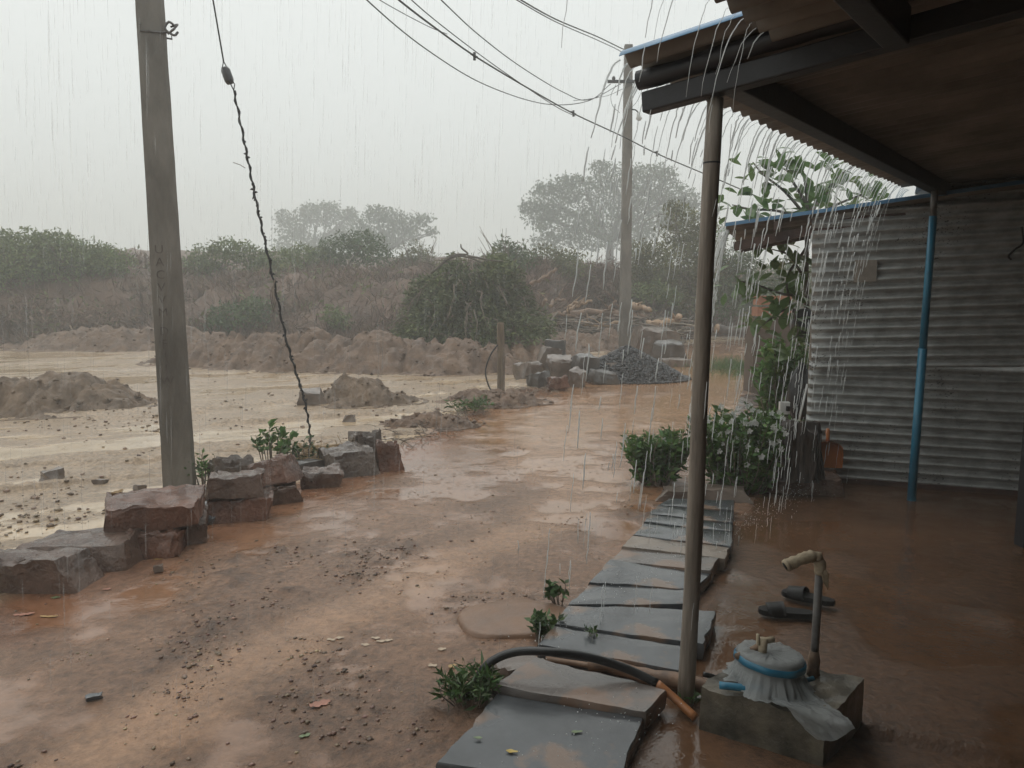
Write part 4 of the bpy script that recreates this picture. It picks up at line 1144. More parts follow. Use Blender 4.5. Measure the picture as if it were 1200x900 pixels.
ico = np.array([(1, 0, 0), (-1, 0, 0), (0, 1, 0), (0, -1, 0), (0, 0, 1), (0, 0, -1)], float)
icf = np.array([(0, 2, 4), (2, 1, 4), (1, 3, 4), (3, 0, 4), (2, 0, 5), (1, 2, 5), (3, 1, 5), (0, 3, 5)])
def lumps(C, S, rng, squash=.7, lay=None):
    n = len(C)
    v = ico[None] * (S[:, None, None]) * rng.uniform(.6, 1.25, (n, 6, 1))
    q = rng.normal(size=(n, 3, 3)); q, _ = np.linalg.qr(q)
    v = np.einsum('nij,nkj->nki', q, v); v[..., 2] *= squash
    v = v + C[:, None, :]
    f = icf[None] + (np.arange(n) * 6)[:, None, None]
    return v.reshape(-1, 3), f.reshape(-1, 3)
# ------------------------------------------------------------------ heaps of earth
def heap(px, py, wpx, hpx, depth, m_, label, seed, dpx=0, rough=.10, skew=0, flat=0.0):
    c = G(px, py); sc = c.length / F
    w = wpx * sc; h = hpx * sc
    n = 84; t = np.linspace(-1, 1, n)
    A, Bq = np.meshgrid(t, t)
    rr = np.hypot(A, Bq) * (0.80 + .42 * fbm(np.cos(np.arctan2(Bq, A)) * 1.6 + 9 + seed, np.sin(np.arctan2(Bq, A)) * 1.6 + seed, seed=seed, oct=3))
    pr = np.clip(1 - rr, 0, 1)
    pr = sstep(0, .95 - flat * .8, pr)
    H = h * pr * (0.45 + 1.0 * fbm(A * 2.4 + seed, Bq * 2.4, seed=seed + 1, oct=3))
    msk = sstep(0, .12, pr)
    H += (fbm(A * w * 3.2 / 2 + seed, Bq * depth * 3.2 / 2, seed=seed + 2, oct=4) - .5) * h * rough * 3.0 * msk
    gul = np.abs(fbm(A * w * 1.3 + seed, Bq * depth * .5 + 3, seed=seed + 8, oct=3) - .5) * 2
    H -= sstep(.35, 0, gul) * h * .28 * msk
    H += (fbm(A * w * 11 / 2 + seed, Bq * depth * 11 / 2, seed=seed + 3, oct=3) - .5) * .13 * msk
    H = np.where(pr <= 0, -.06, H + .01 * msk)
    Xc = c.x + A * w / 2 + skew * H; Yc = c.y + depth * .45 + Bq * depth / 2
    idx_ = np.arange(n * n).reshape(n, n)
    fc = np.stack([idx_[:-1, :-1], idx_[:-1, 1:], idx_[1:, 1:], idx_[1:, :-1]], -1).reshape(-1, 4)
    keep = (pr.ravel()[fc] > 0).any(1)
    v = np.stack([Xc - c.x, Yc - c.y, H], -1).reshape(-1, 3)
    fc = fc[keep]; used = np.unique(fc); rm = np.full(n * n, -1); rm[used] = np.arange(len(used))
    o = link("earth_heap", mesh_np("earth_heap", v[used], rm[fc], True), m_)
    o.location = (c.x, c.y, 0)
    rq = np.random.default_rng(seed); nq = int(min(900, 60 + w * depth * 40)); sel = rq.choice(used, nq); vv = v[sel] + rq.normal(size=(nq, 3)) * np.array([.04, .04, .004])
    lv, lf = lumps(vv, .012 + .05 * rq.uniform(size=nq) ** 3, rq, .7)
    k = link("clods", mesh_np("clods", lv, lf), m_, o); k["kind"] = "stuff"
    return tag(o, label, "earth heap", "heaps of dug earth across the field")
heap(-5, 492, 260, 38, 2.6, "earth_tan", "low broad earth heap at the left photo edge in the flooded field", 601, flat=.25)
heap(415, 478, 165, 23, 1.5, "earth_tan", "small isolated earth heap in the middle of the flooded field", 602, flat=.2)
heap(255, 432, 240, 31, 3.2, "earth", "earth heap just right of the concrete pole at the field's far side", 603, flat=.3)
heap(345, 436, 240, 36, 3.0, "earth", "earth heap behind the guy wire at the field's far side", 604, flat=.3)
heap(432, 438, 260, 33, 3.0, "earth", "earth heap between the guy wire and the brush pile", 605, flat=.35)
heap(525, 440, 240, 32, 3.0, "earth", "earth heap directly in front of the brush pile", 606, flat=.3)
heap(610, 425, 180, 28, 3.4, "earth", "earth heap behind the wooden stake", 607, flat=.2)
heap(690, 412, 190, 22, 3.0, "earth", "low spread of earth in front of the log pile", 608, flat=.3)
heap(120, 412, 300, 22, 3.0, "earth", "low earth ridge at the foot of the bank on the left", 609, flat=.3)
heap(575, 478, 150, 13, 1.4, "earth", "low muddy ridge around the foot of the wooden stake", 610, flat=.3)
heap(498, 506, 130, 12, 1.0, "earth", "low muddy ridge with debris past the end of the stone row", 611, flat=.3)

# ------------------------------------------------------------------ stake, rubble, gravel heap, boulders
sk = G(587, 461); m = MB()
m.tube([(0, 0, -.1), (.005, 0, .5), (-.005, 0, 1.03), (-.005, 0, 1.12)], [.062, .06, .058, .054], 8, 0, True, 1)
o = m.build("wooden_stake", ["stake_wood", "log_bare"], None); o.location = sk
tag(o, "short thick wooden stake at the field edge with a cable looped on it", "stake")
m = MB(); m.tube(spline([sk + Vector((-.05, -.07, .78)), sk + Vector((-.16, -.08, .62)), sk + Vector((-.24, -.1, .38)), sk + Vector((-.20, -.12, .16)), sk + Vector((-.12, -.13, .01))], 6), .012, 6)
tag(m.build("hanging_cable", "wire", None, True), "black cable drooping from the wooden stake to the mud", "cable")
RB = [(622, 445, .62, .5, .42, "rock_brown", "large low rubble stone at the left end of the rubble pile"), (632, 453, .45, .4, .3, "rock_dark", "dark front left stone of the rubble pile"),
      (654, 456, .42, .36, .28, "stone_red", "reddish front middle stone of the rubble pile"), (676, 452, .30, .3, .36, "rock_brown", "upright narrow stone in the front right of the rubble pile"),
      (660, 444, .6, .5, .5, "rock_brown", "big middle stone in the heart of the rubble pile"), (684, 446, .5, .45, .62, "rock_dark", "tall dark stone at the right of the rubble pile"),
      (640, 440, .5, .45, .66, "rock_brown", "upper left stone of the rubble pile"), (657, 438, .45, .4, .86, "rock_dark", "topmost dark stone of the rubble pile"),
      (707, 449, .55, .3, .26, "rock_dark", "dark flat slab leaning at the right end of the rubble pile"), (722, 444, .62, .42, .34, "rock_brown", "brown block between the rubble pile and the gravel heap")]
for i, (px, py, w, d, h, m_, lab) in enumerate(RB):
    stone("rubble_stone", px, py, w * .8, d * .8, h * .8, random.uniform(-40, 40), 0, m_, lab, 700 + i, group="rubble stones piled by the stake", rough=.035, jit=.2, n=8, tiltx=random.uniform(-10, 10), tilty=random.uniform(-12, 12), bed=False)
stone("rubble_stone", 690, 440, .6, .09, .34, -50, 0.0, "rock_brown", "pale edged slab leaning on the gravel side of the rubble pile", 720, group="rubble stones piled by the stake", n=7, tilty=35, bed=False)
stone("boulder", 765, 417, 1.3, 1.0, .72, 10, 0, "rock_brown", "rounded brown boulder behind the gravel heap at the far pole", 721, "boulder", rough=.08, jit=.22, n=12, bed=False)
stone("boulder", 783, 422, .75, .6, .42, -12, 0, "rock_dark", "squarish dark boulder right of the rounded one", 722, "boulder", rough=.05, jit=.15, n=9, bed=False)
stone("boulder", 791, 428, .55, .45, .14, 20, 0, "rock_brown", "low flat rock at the right foot of the gravel heap", 723, "boulder", rough=.03, n=7, bed=False)
stone("boulder", 907, 416, 1.0, .8, .62, 10, 0, "rock_dark", "dark pointed boulder beyond the far slabs near the shed", 724, "boulder", rough=.06, jit=.25, n=10, bed=False)
# gravel heap
gc = G(742, 447); gw, gh, gd = 1.75, .60, 1.5
rg_ = np.random.default_rng(5)
V, Fc = [], []
nst = 4200
th = rg_.uniform(0, 2 * math.pi, nst); rr = np.sqrt(rg_.uniform(0, 1.15, nst))
ex = .82 + .36 * vnoise(np.cos(th) * 1.5 + 3, np.sin(th) * 1.5 + 5, seed=3)
hz_ = gh * np.clip(1 - rr, 0, 1) ** .9
C = np.stack([np.cos(th) * rr * gw * .62 * ex, np.sin(th) * rr * gd * .62 * ex + gd * .5, hz_], 1)
v, f = lumps(C, rg_.uniform(.022, .05, nst), rg_)
gh_o = link("gravel_heap", mesh_np("gravel_heap", v, f), "gravel"); gh_o.location = gc
tag(gh_o, "pile of dark crushed gravel beside the far pole", "gravel heap", kind="stuff")
m = MB(); lathe(m, [(gw * .60, -.05), (gw * .42, .17), (gw * .2, .39), (.02, .53)], 24, lambda a, k, r_, z: (r_ * (.9 + .1 * math.sin(a * 3)), z)); o = m.build("gravel_core", "gravel", gh_o, True); o.location = (0, gd * .5, 0)

# ------------------------------------------------------------------ crumbs of mud and pebbles over the yard and field
def scatter(n, xr, yr, smin, smax, dens, seed, power=2.5):
    r_ = np.random.default_rng(seed); xs, ys = [], []
    X = r_.uniform(*xr, n * 6); Y = yr[0] + (yr[1] - yr[0]) * r_.uniform(0, 1, n * 6) ** 1.4
    w = dens(X, Y); k = r_.uniform(size=n * 6) < w
    X, Y = X[k][:n], Y[k][:n]
    S = smin + (smax - smin) * r_.uniform(size=len(X)) ** power
    return X, Y, S, r_
def dens_yard(X, Y):
    xb = np.interp(Y, BY, BX); xv = np.interp(Y, VY, VX)
    inside = (X > xb + .05) & (X < xv - .75)
    c = sstep(.50, .62, fbm(X * .9 + 4, Y * .9, seed=31, oct=3)) * sstep(.42, .66, fbm(X * 4.5, Y * 4.5, seed=35, oct=3)) ** 1.5
    return np.where(inside, .012 + c, 0)
X, Y, S, r_ = scatter(24000, (-4, 2.5), (1.8, 12), .0016, .017, dens_yard, 41, 6)
v, f = lumps(np.stack([X, Y, gzs(X, Y) + S * .1], 1), S, r_, .45)
tag(link("mud_crumbs", mesh_np("mud_crumbs", v, f), "crumb"), "small crumbs of mud and grit strewn over the yard", "mud", kind="stuff")
def dens_peb(X, Y):
    xb = np.interp(Y, BY, BX); xv = np.interp(Y, VY, VX)
    return np.where((X > xb + .05) & (X < xv - .75), .08 + sstep(.45, .7, fbm(X * 2.1, Y * 2.1, seed=38, oct=3)), 0)
X, Y, S, r_ = scatter(2600, (-4, 2.5), (1.8, 7), .0025, .013, dens_peb, 45, 4)
v, f = lumps(np.stack([X, Y, gzs(X, Y) + S * .1], 1), S, r_, .4)
mat("pebble", (0.42, 0.29, 0.19), (0.20, 0.13, 0.09), rough=.3, scale=2, island=.55)
tag(link("pebbles", mesh_np("pebbles", v, f), "pebble"), "pale pebbles and leaf scraps washed over the yard", "pebbles", kind="stuff")
def dens_field(X, Y):
    xb = np.interp(Y, BY, BX)
    c = sstep(.48, .66, fbm(X * 1.1, Y * 1.1, seed=83, oct=3))
    return np.where(X < xb - .15, .03 + c * (1 - sstep(7, 11, Y) * .8), 0)
X, Y, S, r_ = scatter(3200, (-8, 0), (4, 16), .006, .035, dens_field, 43, 3)
v, f = lumps(np.stack([X, Y, gzs(X, Y) + S * .2], 1), S, r_, .6)
mat("crumb_tan", (0.27, 0.195, 0.135), (0.14, 0.10, 0.07), rough=.4, scale=3, island=.4)
tag(link("field_clods", mesh_np("field_clods", v, f), "crumb_tan"), "clods and pebbles strewn over the flooded field", "clods", kind="stuff")
for px, py, w, lab in ((64, 561, .16, "largest loose stone lying in the field left of the concrete pole"), (118, 567, .09, "loose stone in the field just left of the pole, larger of two"), (163, 573, .08, "small loose stone in the field at the foot of the pole"),
                       (366, 473, .36, "lone rock beside the small isolated earth heap"), (410, 493, .16, "small round stone in the field right of the little plant")):
    stone("field_stone", px, py, w, w * .8, w * .5, random.uniform(0, 90), 0, "rock_brown", lab, 760 + px, group="loose stones in the field", n=6, jit=.25, rough=w * .08, bed=False)
stone("yard_stone", 110, 817, .06, .032, .012, 25, 0, "slate", "small flat blue grey stone chip in the foreground mud", 790, n=4, rough=.003, sink=.006)
stone("yard_stone", 186, 668, .055, .045, .03, 25, 0, "rock_brown", "small pale stone at the foot of the wide flat stone", 791, n=4, rough=.003, sink=.008)
stone("yard_stone", 107, 676, .055, .045, .03, 65, 0, "slate_tan", "pale pebble at the right foot of the nearest block", 792, n=4, rough=.003, sink=.008)

def chip(px, py, L_, W_, rz, m_, label, z=None, name="litter_chip", cat="litter", curl=.15, lz=.004):
    c = G(px, py, 0 if z is None else z)
    if z is None: c.z = gz(c.x, c.y)
    m = MB(); V, Fc = [], []; n = 8
    for k in range(2):
        for i in range(n + 1):
            t = i / n; w = math.sin(math.pi * min(max(t, .03), .97)) ** (.7 if cat == "leaf" else .25) * W_ / 2
            for s_ in (-1, 0, 1): V.append(Vector(((t - .5) * L_, s_ * w, lz + curl * abs(s_) * w + curl * .3 * L_ * (t - .5) ** 2 * 4 - .0012 * k)))
    h = 3 * (n + 1)
    for i in range(n):
        for s_ in range(2):
            a = i * 3 + s_; Fc += [(a, a + 3, a + 4, a + 1), (h + a, h + a + 1, h + a + 4, h + a + 3)]
    m.add([Vector((q.x, q.y * (1 + .35 * math.sin(q.x * 160 + px)), q.z)) * .8 for q in V], Fc); o = m.build(name, m_, None, True); o.location = c; o.rotation_euler = (0, 0, rad(rz))
    return tag(o, label, cat, "litter on the yard mud" if cat == "litter" else "fallen leaves")
chip(28, 718, .115, .035, 18, "chip_red", "flat red brick coloured chip near the left photo edge")
chip(57, 720, .11, .022, 0, "chip_yellow", "yellow strip beside the red chip at the left")
chip(185, 655, .06, .02, 0, "chip_yellow", "small yellow chip by the wide flat stone's foot")
chip(125, 689, .05, .03, 20, "chip_red", "small orange chip in front of the nearest block")
for i, (px, py) in enumerate(((388, 748), (398, 745), (428, 753), (440, 745), (446, 749), (455, 748))):
    chip(px, py, .05, .025, random.uniform(-20, 20), "chip_cream", ["leftmost", "second", "third", "fourth", "fifth", "rightmost"][i] + " of six pale leaf scraps in a row on the mid yard")
chip(518, 759, .045, .03, 10, "chip_cream", "pale chip on the mud left of the hose, upper one")
chip(530, 779, .05, .035, 50, "chip_yellow", "yellowish chip on the mud left of the hose")
chip(507, 779, .045, .03, -10, "chip_cream", "pale chip on the mud left of the yellowish one by the hose")
chip(612, 776, .05, .03, 60, "chip_yellow", "small yellow leaf scrap by the brown stone under the hose", name="fallen_leaf", cat="leaf")
chip(600, 882, .052, .022, -10, "leaf_yellow", "yellow leaf on the nearest dark slab", z=.062, name="fallen_leaf", cat="leaf", lz=.006)
chip(676, 859, .05, .020, 5, "leaf_green", "pale green leaf on the right half of the nearest slab", z=.062, name="fallen_leaf", cat="leaf", lz=.006)
chip(560, 866, .04, .016, -5, "leaf_green", "small pale green leaf on the left half of the nearest slab", z=.062, name="fallen_leaf", cat="leaf", lz=.006)
chip(357, 860, .05, .03, 30, "leaf_green", "small green scrap in the foreground mud", name="fallen_leaf", cat="leaf")
chip(65, 698, .06, .03, 10, "leaf_green", "green leaf at the foot of the nearest block", name="fallen_leaf", cat="leaf")
chip(375, 825, .10, .05, 30, "chip_red", "reddish brick rubble scrap in the foreground mud")
chip(137, 583, .13, .07, 70, "leaf_dry", "curled dry brown leaf standing on the flat reddish block", z=.29, name="fallen_leaf", cat="leaf", curl=1.0, lz=.01)

# ------------------------------------------------------------------ vegetation of the bank
rs = np.random.default_rng(77)
n = 90000
X = rs.uniform(-30, 26, n); Y = bank_foot(X) - .2 + rs.uniform(0, 1, n) ** 1.3 * 9
den = sstep(.36, .58, fbm(X * .5, Y * .8, seed=401, oct=3)); k = rs.uniform(size=n) < den * .9 + .25
X, Y = X[k], Y[k]; Z = bank_height(X, Y); k = Z > 0.02; X, Y, Z = X[k], Y[k], Z[k]
dirs = np.stack([rs.normal(size=len(X)) * .8, rs.normal(size=len(X)) * .5 - .3, np.abs(rs.normal(size=len(X))) * .7 + .15], 1)
v, f = leaves_np(np.stack([X, Y, Z - .03], 1), .42, .075, rng=rs, dirs=dirs, fold=.02)
tag(link("dry_scrub", mesh_np("dry_scrub", v, f), "twig_brown"), "brown dry scrub and twigs covering the face of the bank", "scrub", kind="stuff")
n = 26000
X = rs.uniform(-30, 26, n); Y = bank_foot(X) + rs.uniform(0, 1, n) * 10
den = sstep(.52, .68, fbm(X * .6 + 40, Y * .9, seed=411, oct=3)); k = rs.uniform(size=n) < den * .8 + .02
X, Y = X[k], Y[k]; Z = bank_height(X, Y); k = Z > 0.1; X, Y, Z = X[k], Y[k], Z[k]
v, f = leaves_np(np.stack([X, Y, Z + rs.uniform(0, .35, len(X))], 1), .20, .4, rng=rs)
tag(link("bank_weeds", mesh_np("bank_weeds", v, f), "leaf_olive"), "patchy olive green weeds between the scrub of the bank", "weeds", kind="stuff")

def wpx(px, py, d): return P(px, py, d)
def crown(name, m_, blobs, d, leaf, parent, dens=1.0, aspect=.5, seed=1, droop=.1, deep=.7, base=None):
    """blobs: photo ellipses (px, py, rx, ry) measured at distance d; each becomes a rounded clump with real depth"""
    r_ = np.random.default_rng(seed); Vs, Fs, o_ = [], [], 0
    base = Vector(parent.location)
    for (px, py, rx, ry) in blobs:
        dd = d + r_.uniform(-.5, .5) * deep * (rx / F * d)
        c = P(px, py, dd) - base; a, b = rx / F * dd, ry / F * dd
        area = a * b
        n_ = int(dens * area / (leaf * leaf * aspect) * 3.2) + 30
        p_ = blob_pts(n_, (c.x, c.y, c.z), (a, a * deep, b), r_, .35)
        v, f = leaves_np(p_, leaf, aspect, droop, r_)
        Vs.append(v); Fs.append(f + o_); o_ += len(v)
    return link(name, mesh_np(name, np.concatenate(Vs), np.concatenate(Fs)), m_, parent)
def limbs(parent, root, tips, m_, r0=.15, name="trunk", seed=1, split=.45):
    r_ = random.Random(seed); base = Vector(parent.location); m = MB()
    root = Vector(root) - base
    tips = [Vector(t) - base for t in tips]
    cen = sum(tips, Vector()) / len(tips)
    fork = root.lerp(cen, split); fork.x = root.x * .7 + fork.x * .3
    pts = spline([root - Vector((0, 0, .2)), root.lerp(fork, .5) + Vector((r_.uniform(-1, 1) * r0 * .5, 0, 0)), fork], 4)
    m.tube(pts, [r0 * (1.25 - .45 * i / (len(pts) - 1)) for i in range(len(pts))], 8)
    for t in tips:
        mid = fork.lerp(t, .5) + Vector((r_.uniform(-.1, .1), r_.uniform(-.1, .1), r_.uniform(0, .12))) * (t - fork).length
        q = spline([fork, mid, t], 4); m.tube(q, [r0 * .62 * (1 - .8 * i / (len(q) - 1)) + .008 for i in range(len(q))], 6)
        for _ in range(3):
            e = t + Vector((r_.uniform(-1, 1), r_.uniform(-1, 1), r_.uniform(-.4, .8))) * (t - fork).length * .3
            q = spline([fork.lerp(t, .6), t.lerp(e, .3), e], 3); m.tube(q, [r0 * .25 * (1 - .7 * i / (len(q) - 1)) + .005 for i in range(len(q))], 5)
    return m.build(name, m_, parent, True)
def far_tree(name, blobs, trunk_px, d, label, m_="leaf_far", leaf=.26, seed=1, group=None, r0=.18, dens=.9, cat="tree", zbase=None, bark="bark_far", deep=.75, aspect=.5, droop=.1):
    b = P(trunk_px, 400, d); b.z = max(0, bz(b.x, min(b.y, 60))) if zbase is None else zbase
    e = empty(name, b); tag(e, label, cat, group)
    crown("crown", m_, blobs, d, leaf, e, dens, aspect, seed, droop=droop, deep=deep)
    rr = random.Random(seed)
    tips = [P(x, y + ry * .3, d + rr.uniform(-.4, .4) * rx / F * d) for x, y, rx, ry in blobs[:9]]
    limbs(e, b, tips, bark, r0, seed=seed)
    return e
far_tree("broad_tree", [(650, 232, 30, 20), (633, 250, 22, 13), (686, 222, 34, 18), (722, 205, 26, 13), (762, 203, 26, 12), (742, 228, 40, 20), (786, 226, 26, 16), (800, 250, 26, 20), (660, 262, 38, 18), (708, 254, 40, 18),
    (764, 254, 42, 20), (690, 280, 34, 14), (642, 284, 22, 12), (738, 276, 34, 14), (618, 243, 12, 9), (702, 195, 12, 8), (780, 206, 16, 9), (640, 222, 14, 8), (810, 236, 12, 10), (668, 212, 14, 8)],
    714, 82, "tallest broad tree with layered crown fading in the rain behind the far pole", leaf=.35, seed=11, group="trees fading in the rain behind the bank", r0=.36, dens=4.2)
far_tree("broad_tree", [(345, 268, 22, 14), (372, 252, 26, 13), (385, 243, 14, 7), (400, 262, 22, 14), (350, 286, 30, 12), (388, 284, 30, 13), (332, 254, 12, 8), (362, 246, 12, 7), (410, 250, 10, 8), (405, 280, 14, 10)],
    372, 112, "hazy grey green broad tree, left one of the pair behind the bank", leaf=.46, seed=12, group="trees fading in the rain behind the bank", r0=.26, dens=4.2)
far_tree("broad_tree", [(445, 262, 24, 16), (440, 248, 14, 8), (462, 256, 18, 10), (480, 264, 20, 10), (496, 256, 14, 6), (470, 278, 26, 12), (440, 282, 26, 12), (505, 272, 8, 5), (424, 270, 12, 10)],
    455, 95, "darker broad tree with spreading clumps, right one of the pair behind the bank", leaf=.40, seed=13, group="trees fading in the rain behind the bank", r0=.24, dens=4.2)
BG = "shrubs growing on the bank"
SHR = [
 ([(10, 300, 46, 30), (35, 290, 34, 22), (-20, 300, 40, 36), (22, 330, 40, 24)], 18, 25.5, "leaf_scrub", "feathery green shrub on the bank at the left photo edge"),
 ([(75, 298, 40, 24), (62, 285, 26, 14), (95, 305, 30, 22), (70, 325, 34, 18)], 75, 26, "leaf_scrub", "feathery green shrub on the bank, second from the left edge"),
 ([(118, 304, 30, 20), (132, 312, 20, 18), (108, 320, 26, 16)], 118, 26.5, "leaf_scrub", "shrub on the bank just left of the concrete pole"),
 ([(20, 368, 34, 24), (50, 378, 30, 18)], 30, 23.8, "twig_brown", "brown dead shrub low on the left of the bank"),
 ([(112, 372, 40, 20), (90, 385, 30, 14)], 105, 23.8, "twig_brown", "brown dead shrub low on the bank left of the pole"),
 ([(245, 302, 26, 16), (268, 292, 24, 13), (290, 300, 22, 15), (232, 312, 22, 12)], 260, 29, "leaf_scrub", "light green shrub on the bank just right of the concrete pole"),
 ([(330, 306, 34, 16), (356, 300, 26, 14), (310, 312, 24, 12)], 335, 30, "leaf_scrub", "light green shrub on the bank behind the guy wire"),
 ([(402, 294, 34, 18), (425, 284, 26, 14), (380, 304, 26, 14), (440, 300, 24, 14)], 408, 31, "leaf_mid", "dark green dome shaped shrub under the pair of trees"),
 ([(275, 372, 34, 18), (298, 362, 20, 16), (255, 380, 18, 10)], 278, 23.8, "leaf_mid", "dark green bush low on the bank right of the concrete pole"),
 ([(390, 370, 14, 13), (400, 378, 12, 9)], 394, 23.6, "leaf_scrub", "small green bush low on the bank between guy wire and brush pile"),
 ([(490, 305, 20, 20), (475, 312, 18, 14)], 484, 32, "leaf_olive", "small olive shrub with bare twigs right of the pair of trees"),
 ([(592, 300, 20, 20), (608, 308, 22, 22), (580, 318, 18, 18), (600, 335, 26, 20)], 596, 27.5, "leaf_mid", "rounded green shrub on the bank above the brush pile's right end"),
 ([(640, 306, 30, 18), (665, 312, 26, 20), (640, 335, 30, 20)], 650, 28.5, "leaf_olive", "olive brown shrub on the bank right of the rounded green one"),
 ([(700, 335, 30, 28), (680, 345, 26, 22), (715, 318, 20, 16)], 698, 28.5, "twig_brown", "brown dead brush just left of the far pole's shaft"),
 ([(765, 310, 30, 26), (748, 330, 26, 30), (770, 345, 30, 26), (752, 296, 18, 14)], 760, 28.5, "leaf_olive", "tall bushy shrub right of the far pole, behind the logs"),
 ([(800, 268, 26, 24), (825, 285, 26, 30), (795, 305, 34, 30), (835, 320, 26, 30), (810, 345, 36, 26), (790, 245, 14, 10)], 808, 27.5, "leaf_olive", "tallest bush behind the log pile, seen left of the wooden post"),
 ([(870, 330, 30, 30), (850, 350, 26, 26), (885, 355, 30, 22), (865, 305, 22, 16)], 866, 27, "leaf_mid", "dark green bush right of the wooden post beyond the shed"),
 ([(925, 330, 40, 30), (935, 355, 30, 22), (905, 352, 20, 16)], 925, 28, "leaf_mid", "dark green bush hidden behind the shed roof and its tree"),
 ([(765, 342, 24, 12), (782, 348, 16, 10)], 770, 26.2, "leaf_scrub", "low light green bush just behind the far pole's logs"),
]
for i, (bl_, tpx, d, m_, lab) in enumerate(SHR):
    far_tree("bank_shrub", bl_, tpx, d, lab, m_, .13 if m_ != "twig_brown" else .3, 30 + i, BG, .04, 4.2 if m_ != "twig_brown" else 3.0, "shrub", bark="twig_grey", deep=.8, aspect=.42 if m_ != "twig_brown" else .09, zbase=None, droop=-.25)
# sprays of thin bare twigs above the shrubs
for px, py, d, lab in ((492, 306, 31.5, "bare twiggy bush standing out against the sky"), (590, 300, 27.3, "few bare twigs above the rounded green shrub")):
    e = empty("bare_bush", P(px, py + 26, d)); tag(e, lab, "bush", "bare bushes")
    rr = random.Random(px); m = MB()
    for _ in range(26):
        t = Vector((rr.uniform(-.9, .9), rr.uniform(-.5, .5), rr.uniform(.9, 1.9)))
        q = spline([Vector((0, 0, -.4)), t * .5 + Vector((rr.uniform(-.2, .2), 0, 0)), t], 3); m.tube(q, [.02, .017, .014, .012, .010, .008, .006][:len(q)], 4)
    m.build("stems", "twig_grey", e)

# ------------------------------------------------------------------ brush pile and log pile
bc = G(550, 412); bc = Vector((P(550, 405, 19.5).x, 19.5, 0))
bp = empty("brush_pile", bc); tag(bp, "big heap of cut leafy branches piled up in front of the bank", "brush pile")
r_ = np.random.default_rng(91); n = 30000
d_ = r_.normal(size=(n, 3)); d_[:, 2] = np.abs(d_[:, 2]); d_ /= np.linalg.norm(d_, axis=1, keepdims=True)
kk = r_.uniform(.62, 1, n) ** .7
lob = .62 + .76 * fbm(d_[:, 0] * 3.2 + 5, d_[:, 1] * 3.2, d_[:, 2] * 3.2, 4, 93)
Pp = d_ * (kk * lob)[:, None] * np.array([1.85, 1.5, 2.55])
Pp[:, 0] += np.where(d_[:, 0] > 0, .12, -.05); Pp[:, 2] *= 1 - .18 * sstep(.2, 1.2, -Pp[:, 0])
fl = np.stack([d_[:, 0] * .9, d_[:, 1] * .9, -.35 + d_[:, 2] * .5], 1) + r_.normal(size=(n, 3)) * .35
v, f = leaves_np(Pp, .13, .36, rng=r_, dirs=fl)
o = link("foliage", mesh_np("foliage", v, f), "leaf_brush", bp); o["kind"] = "stuff"
rr = random.Random(14); m = MB()
for _ in range(220):
    a = rr.uniform(0, 6.28); b = rr.uniform(.1, 1.45); q = Vector((math.cos(a) * math.cos(b) * 1.7, math.sin(a) * math.cos(b) * 1.4, math.sin(b) * 2.35))
    t = Vector((math.cos(a) * .5, math.sin(a) * .5, rr.uniform(-1, .3))) * rr.uniform(.4, 1.1)
    m.tube([q, q + t * .5 + Vector((rr.uniform(-.1, .1), 0, .05)), q + t], [.016, .012, .005], 4)
o = m.build("twigs", "twig_grey", bp); o["kind"] = "stuff"
for i, pts in enumerate(([(505, 320), (530, 300), (548, 298), (541, 291), (540, 286)], [(548, 300), (560, 302), (575, 305), (590, 306)], [(520, 306), (536, 300), (556, 304), (580, 318)], [(560, 318), (572, 345), (580, 362)])):
    m = MB(); q = spline([P(x, y, 18.9) - bc for x, y in pts], 5); m.tube(q, [.035 - .022 * k / len(q) for k in range(len(q))], 6); m.build("branch", "bark", bp, True)
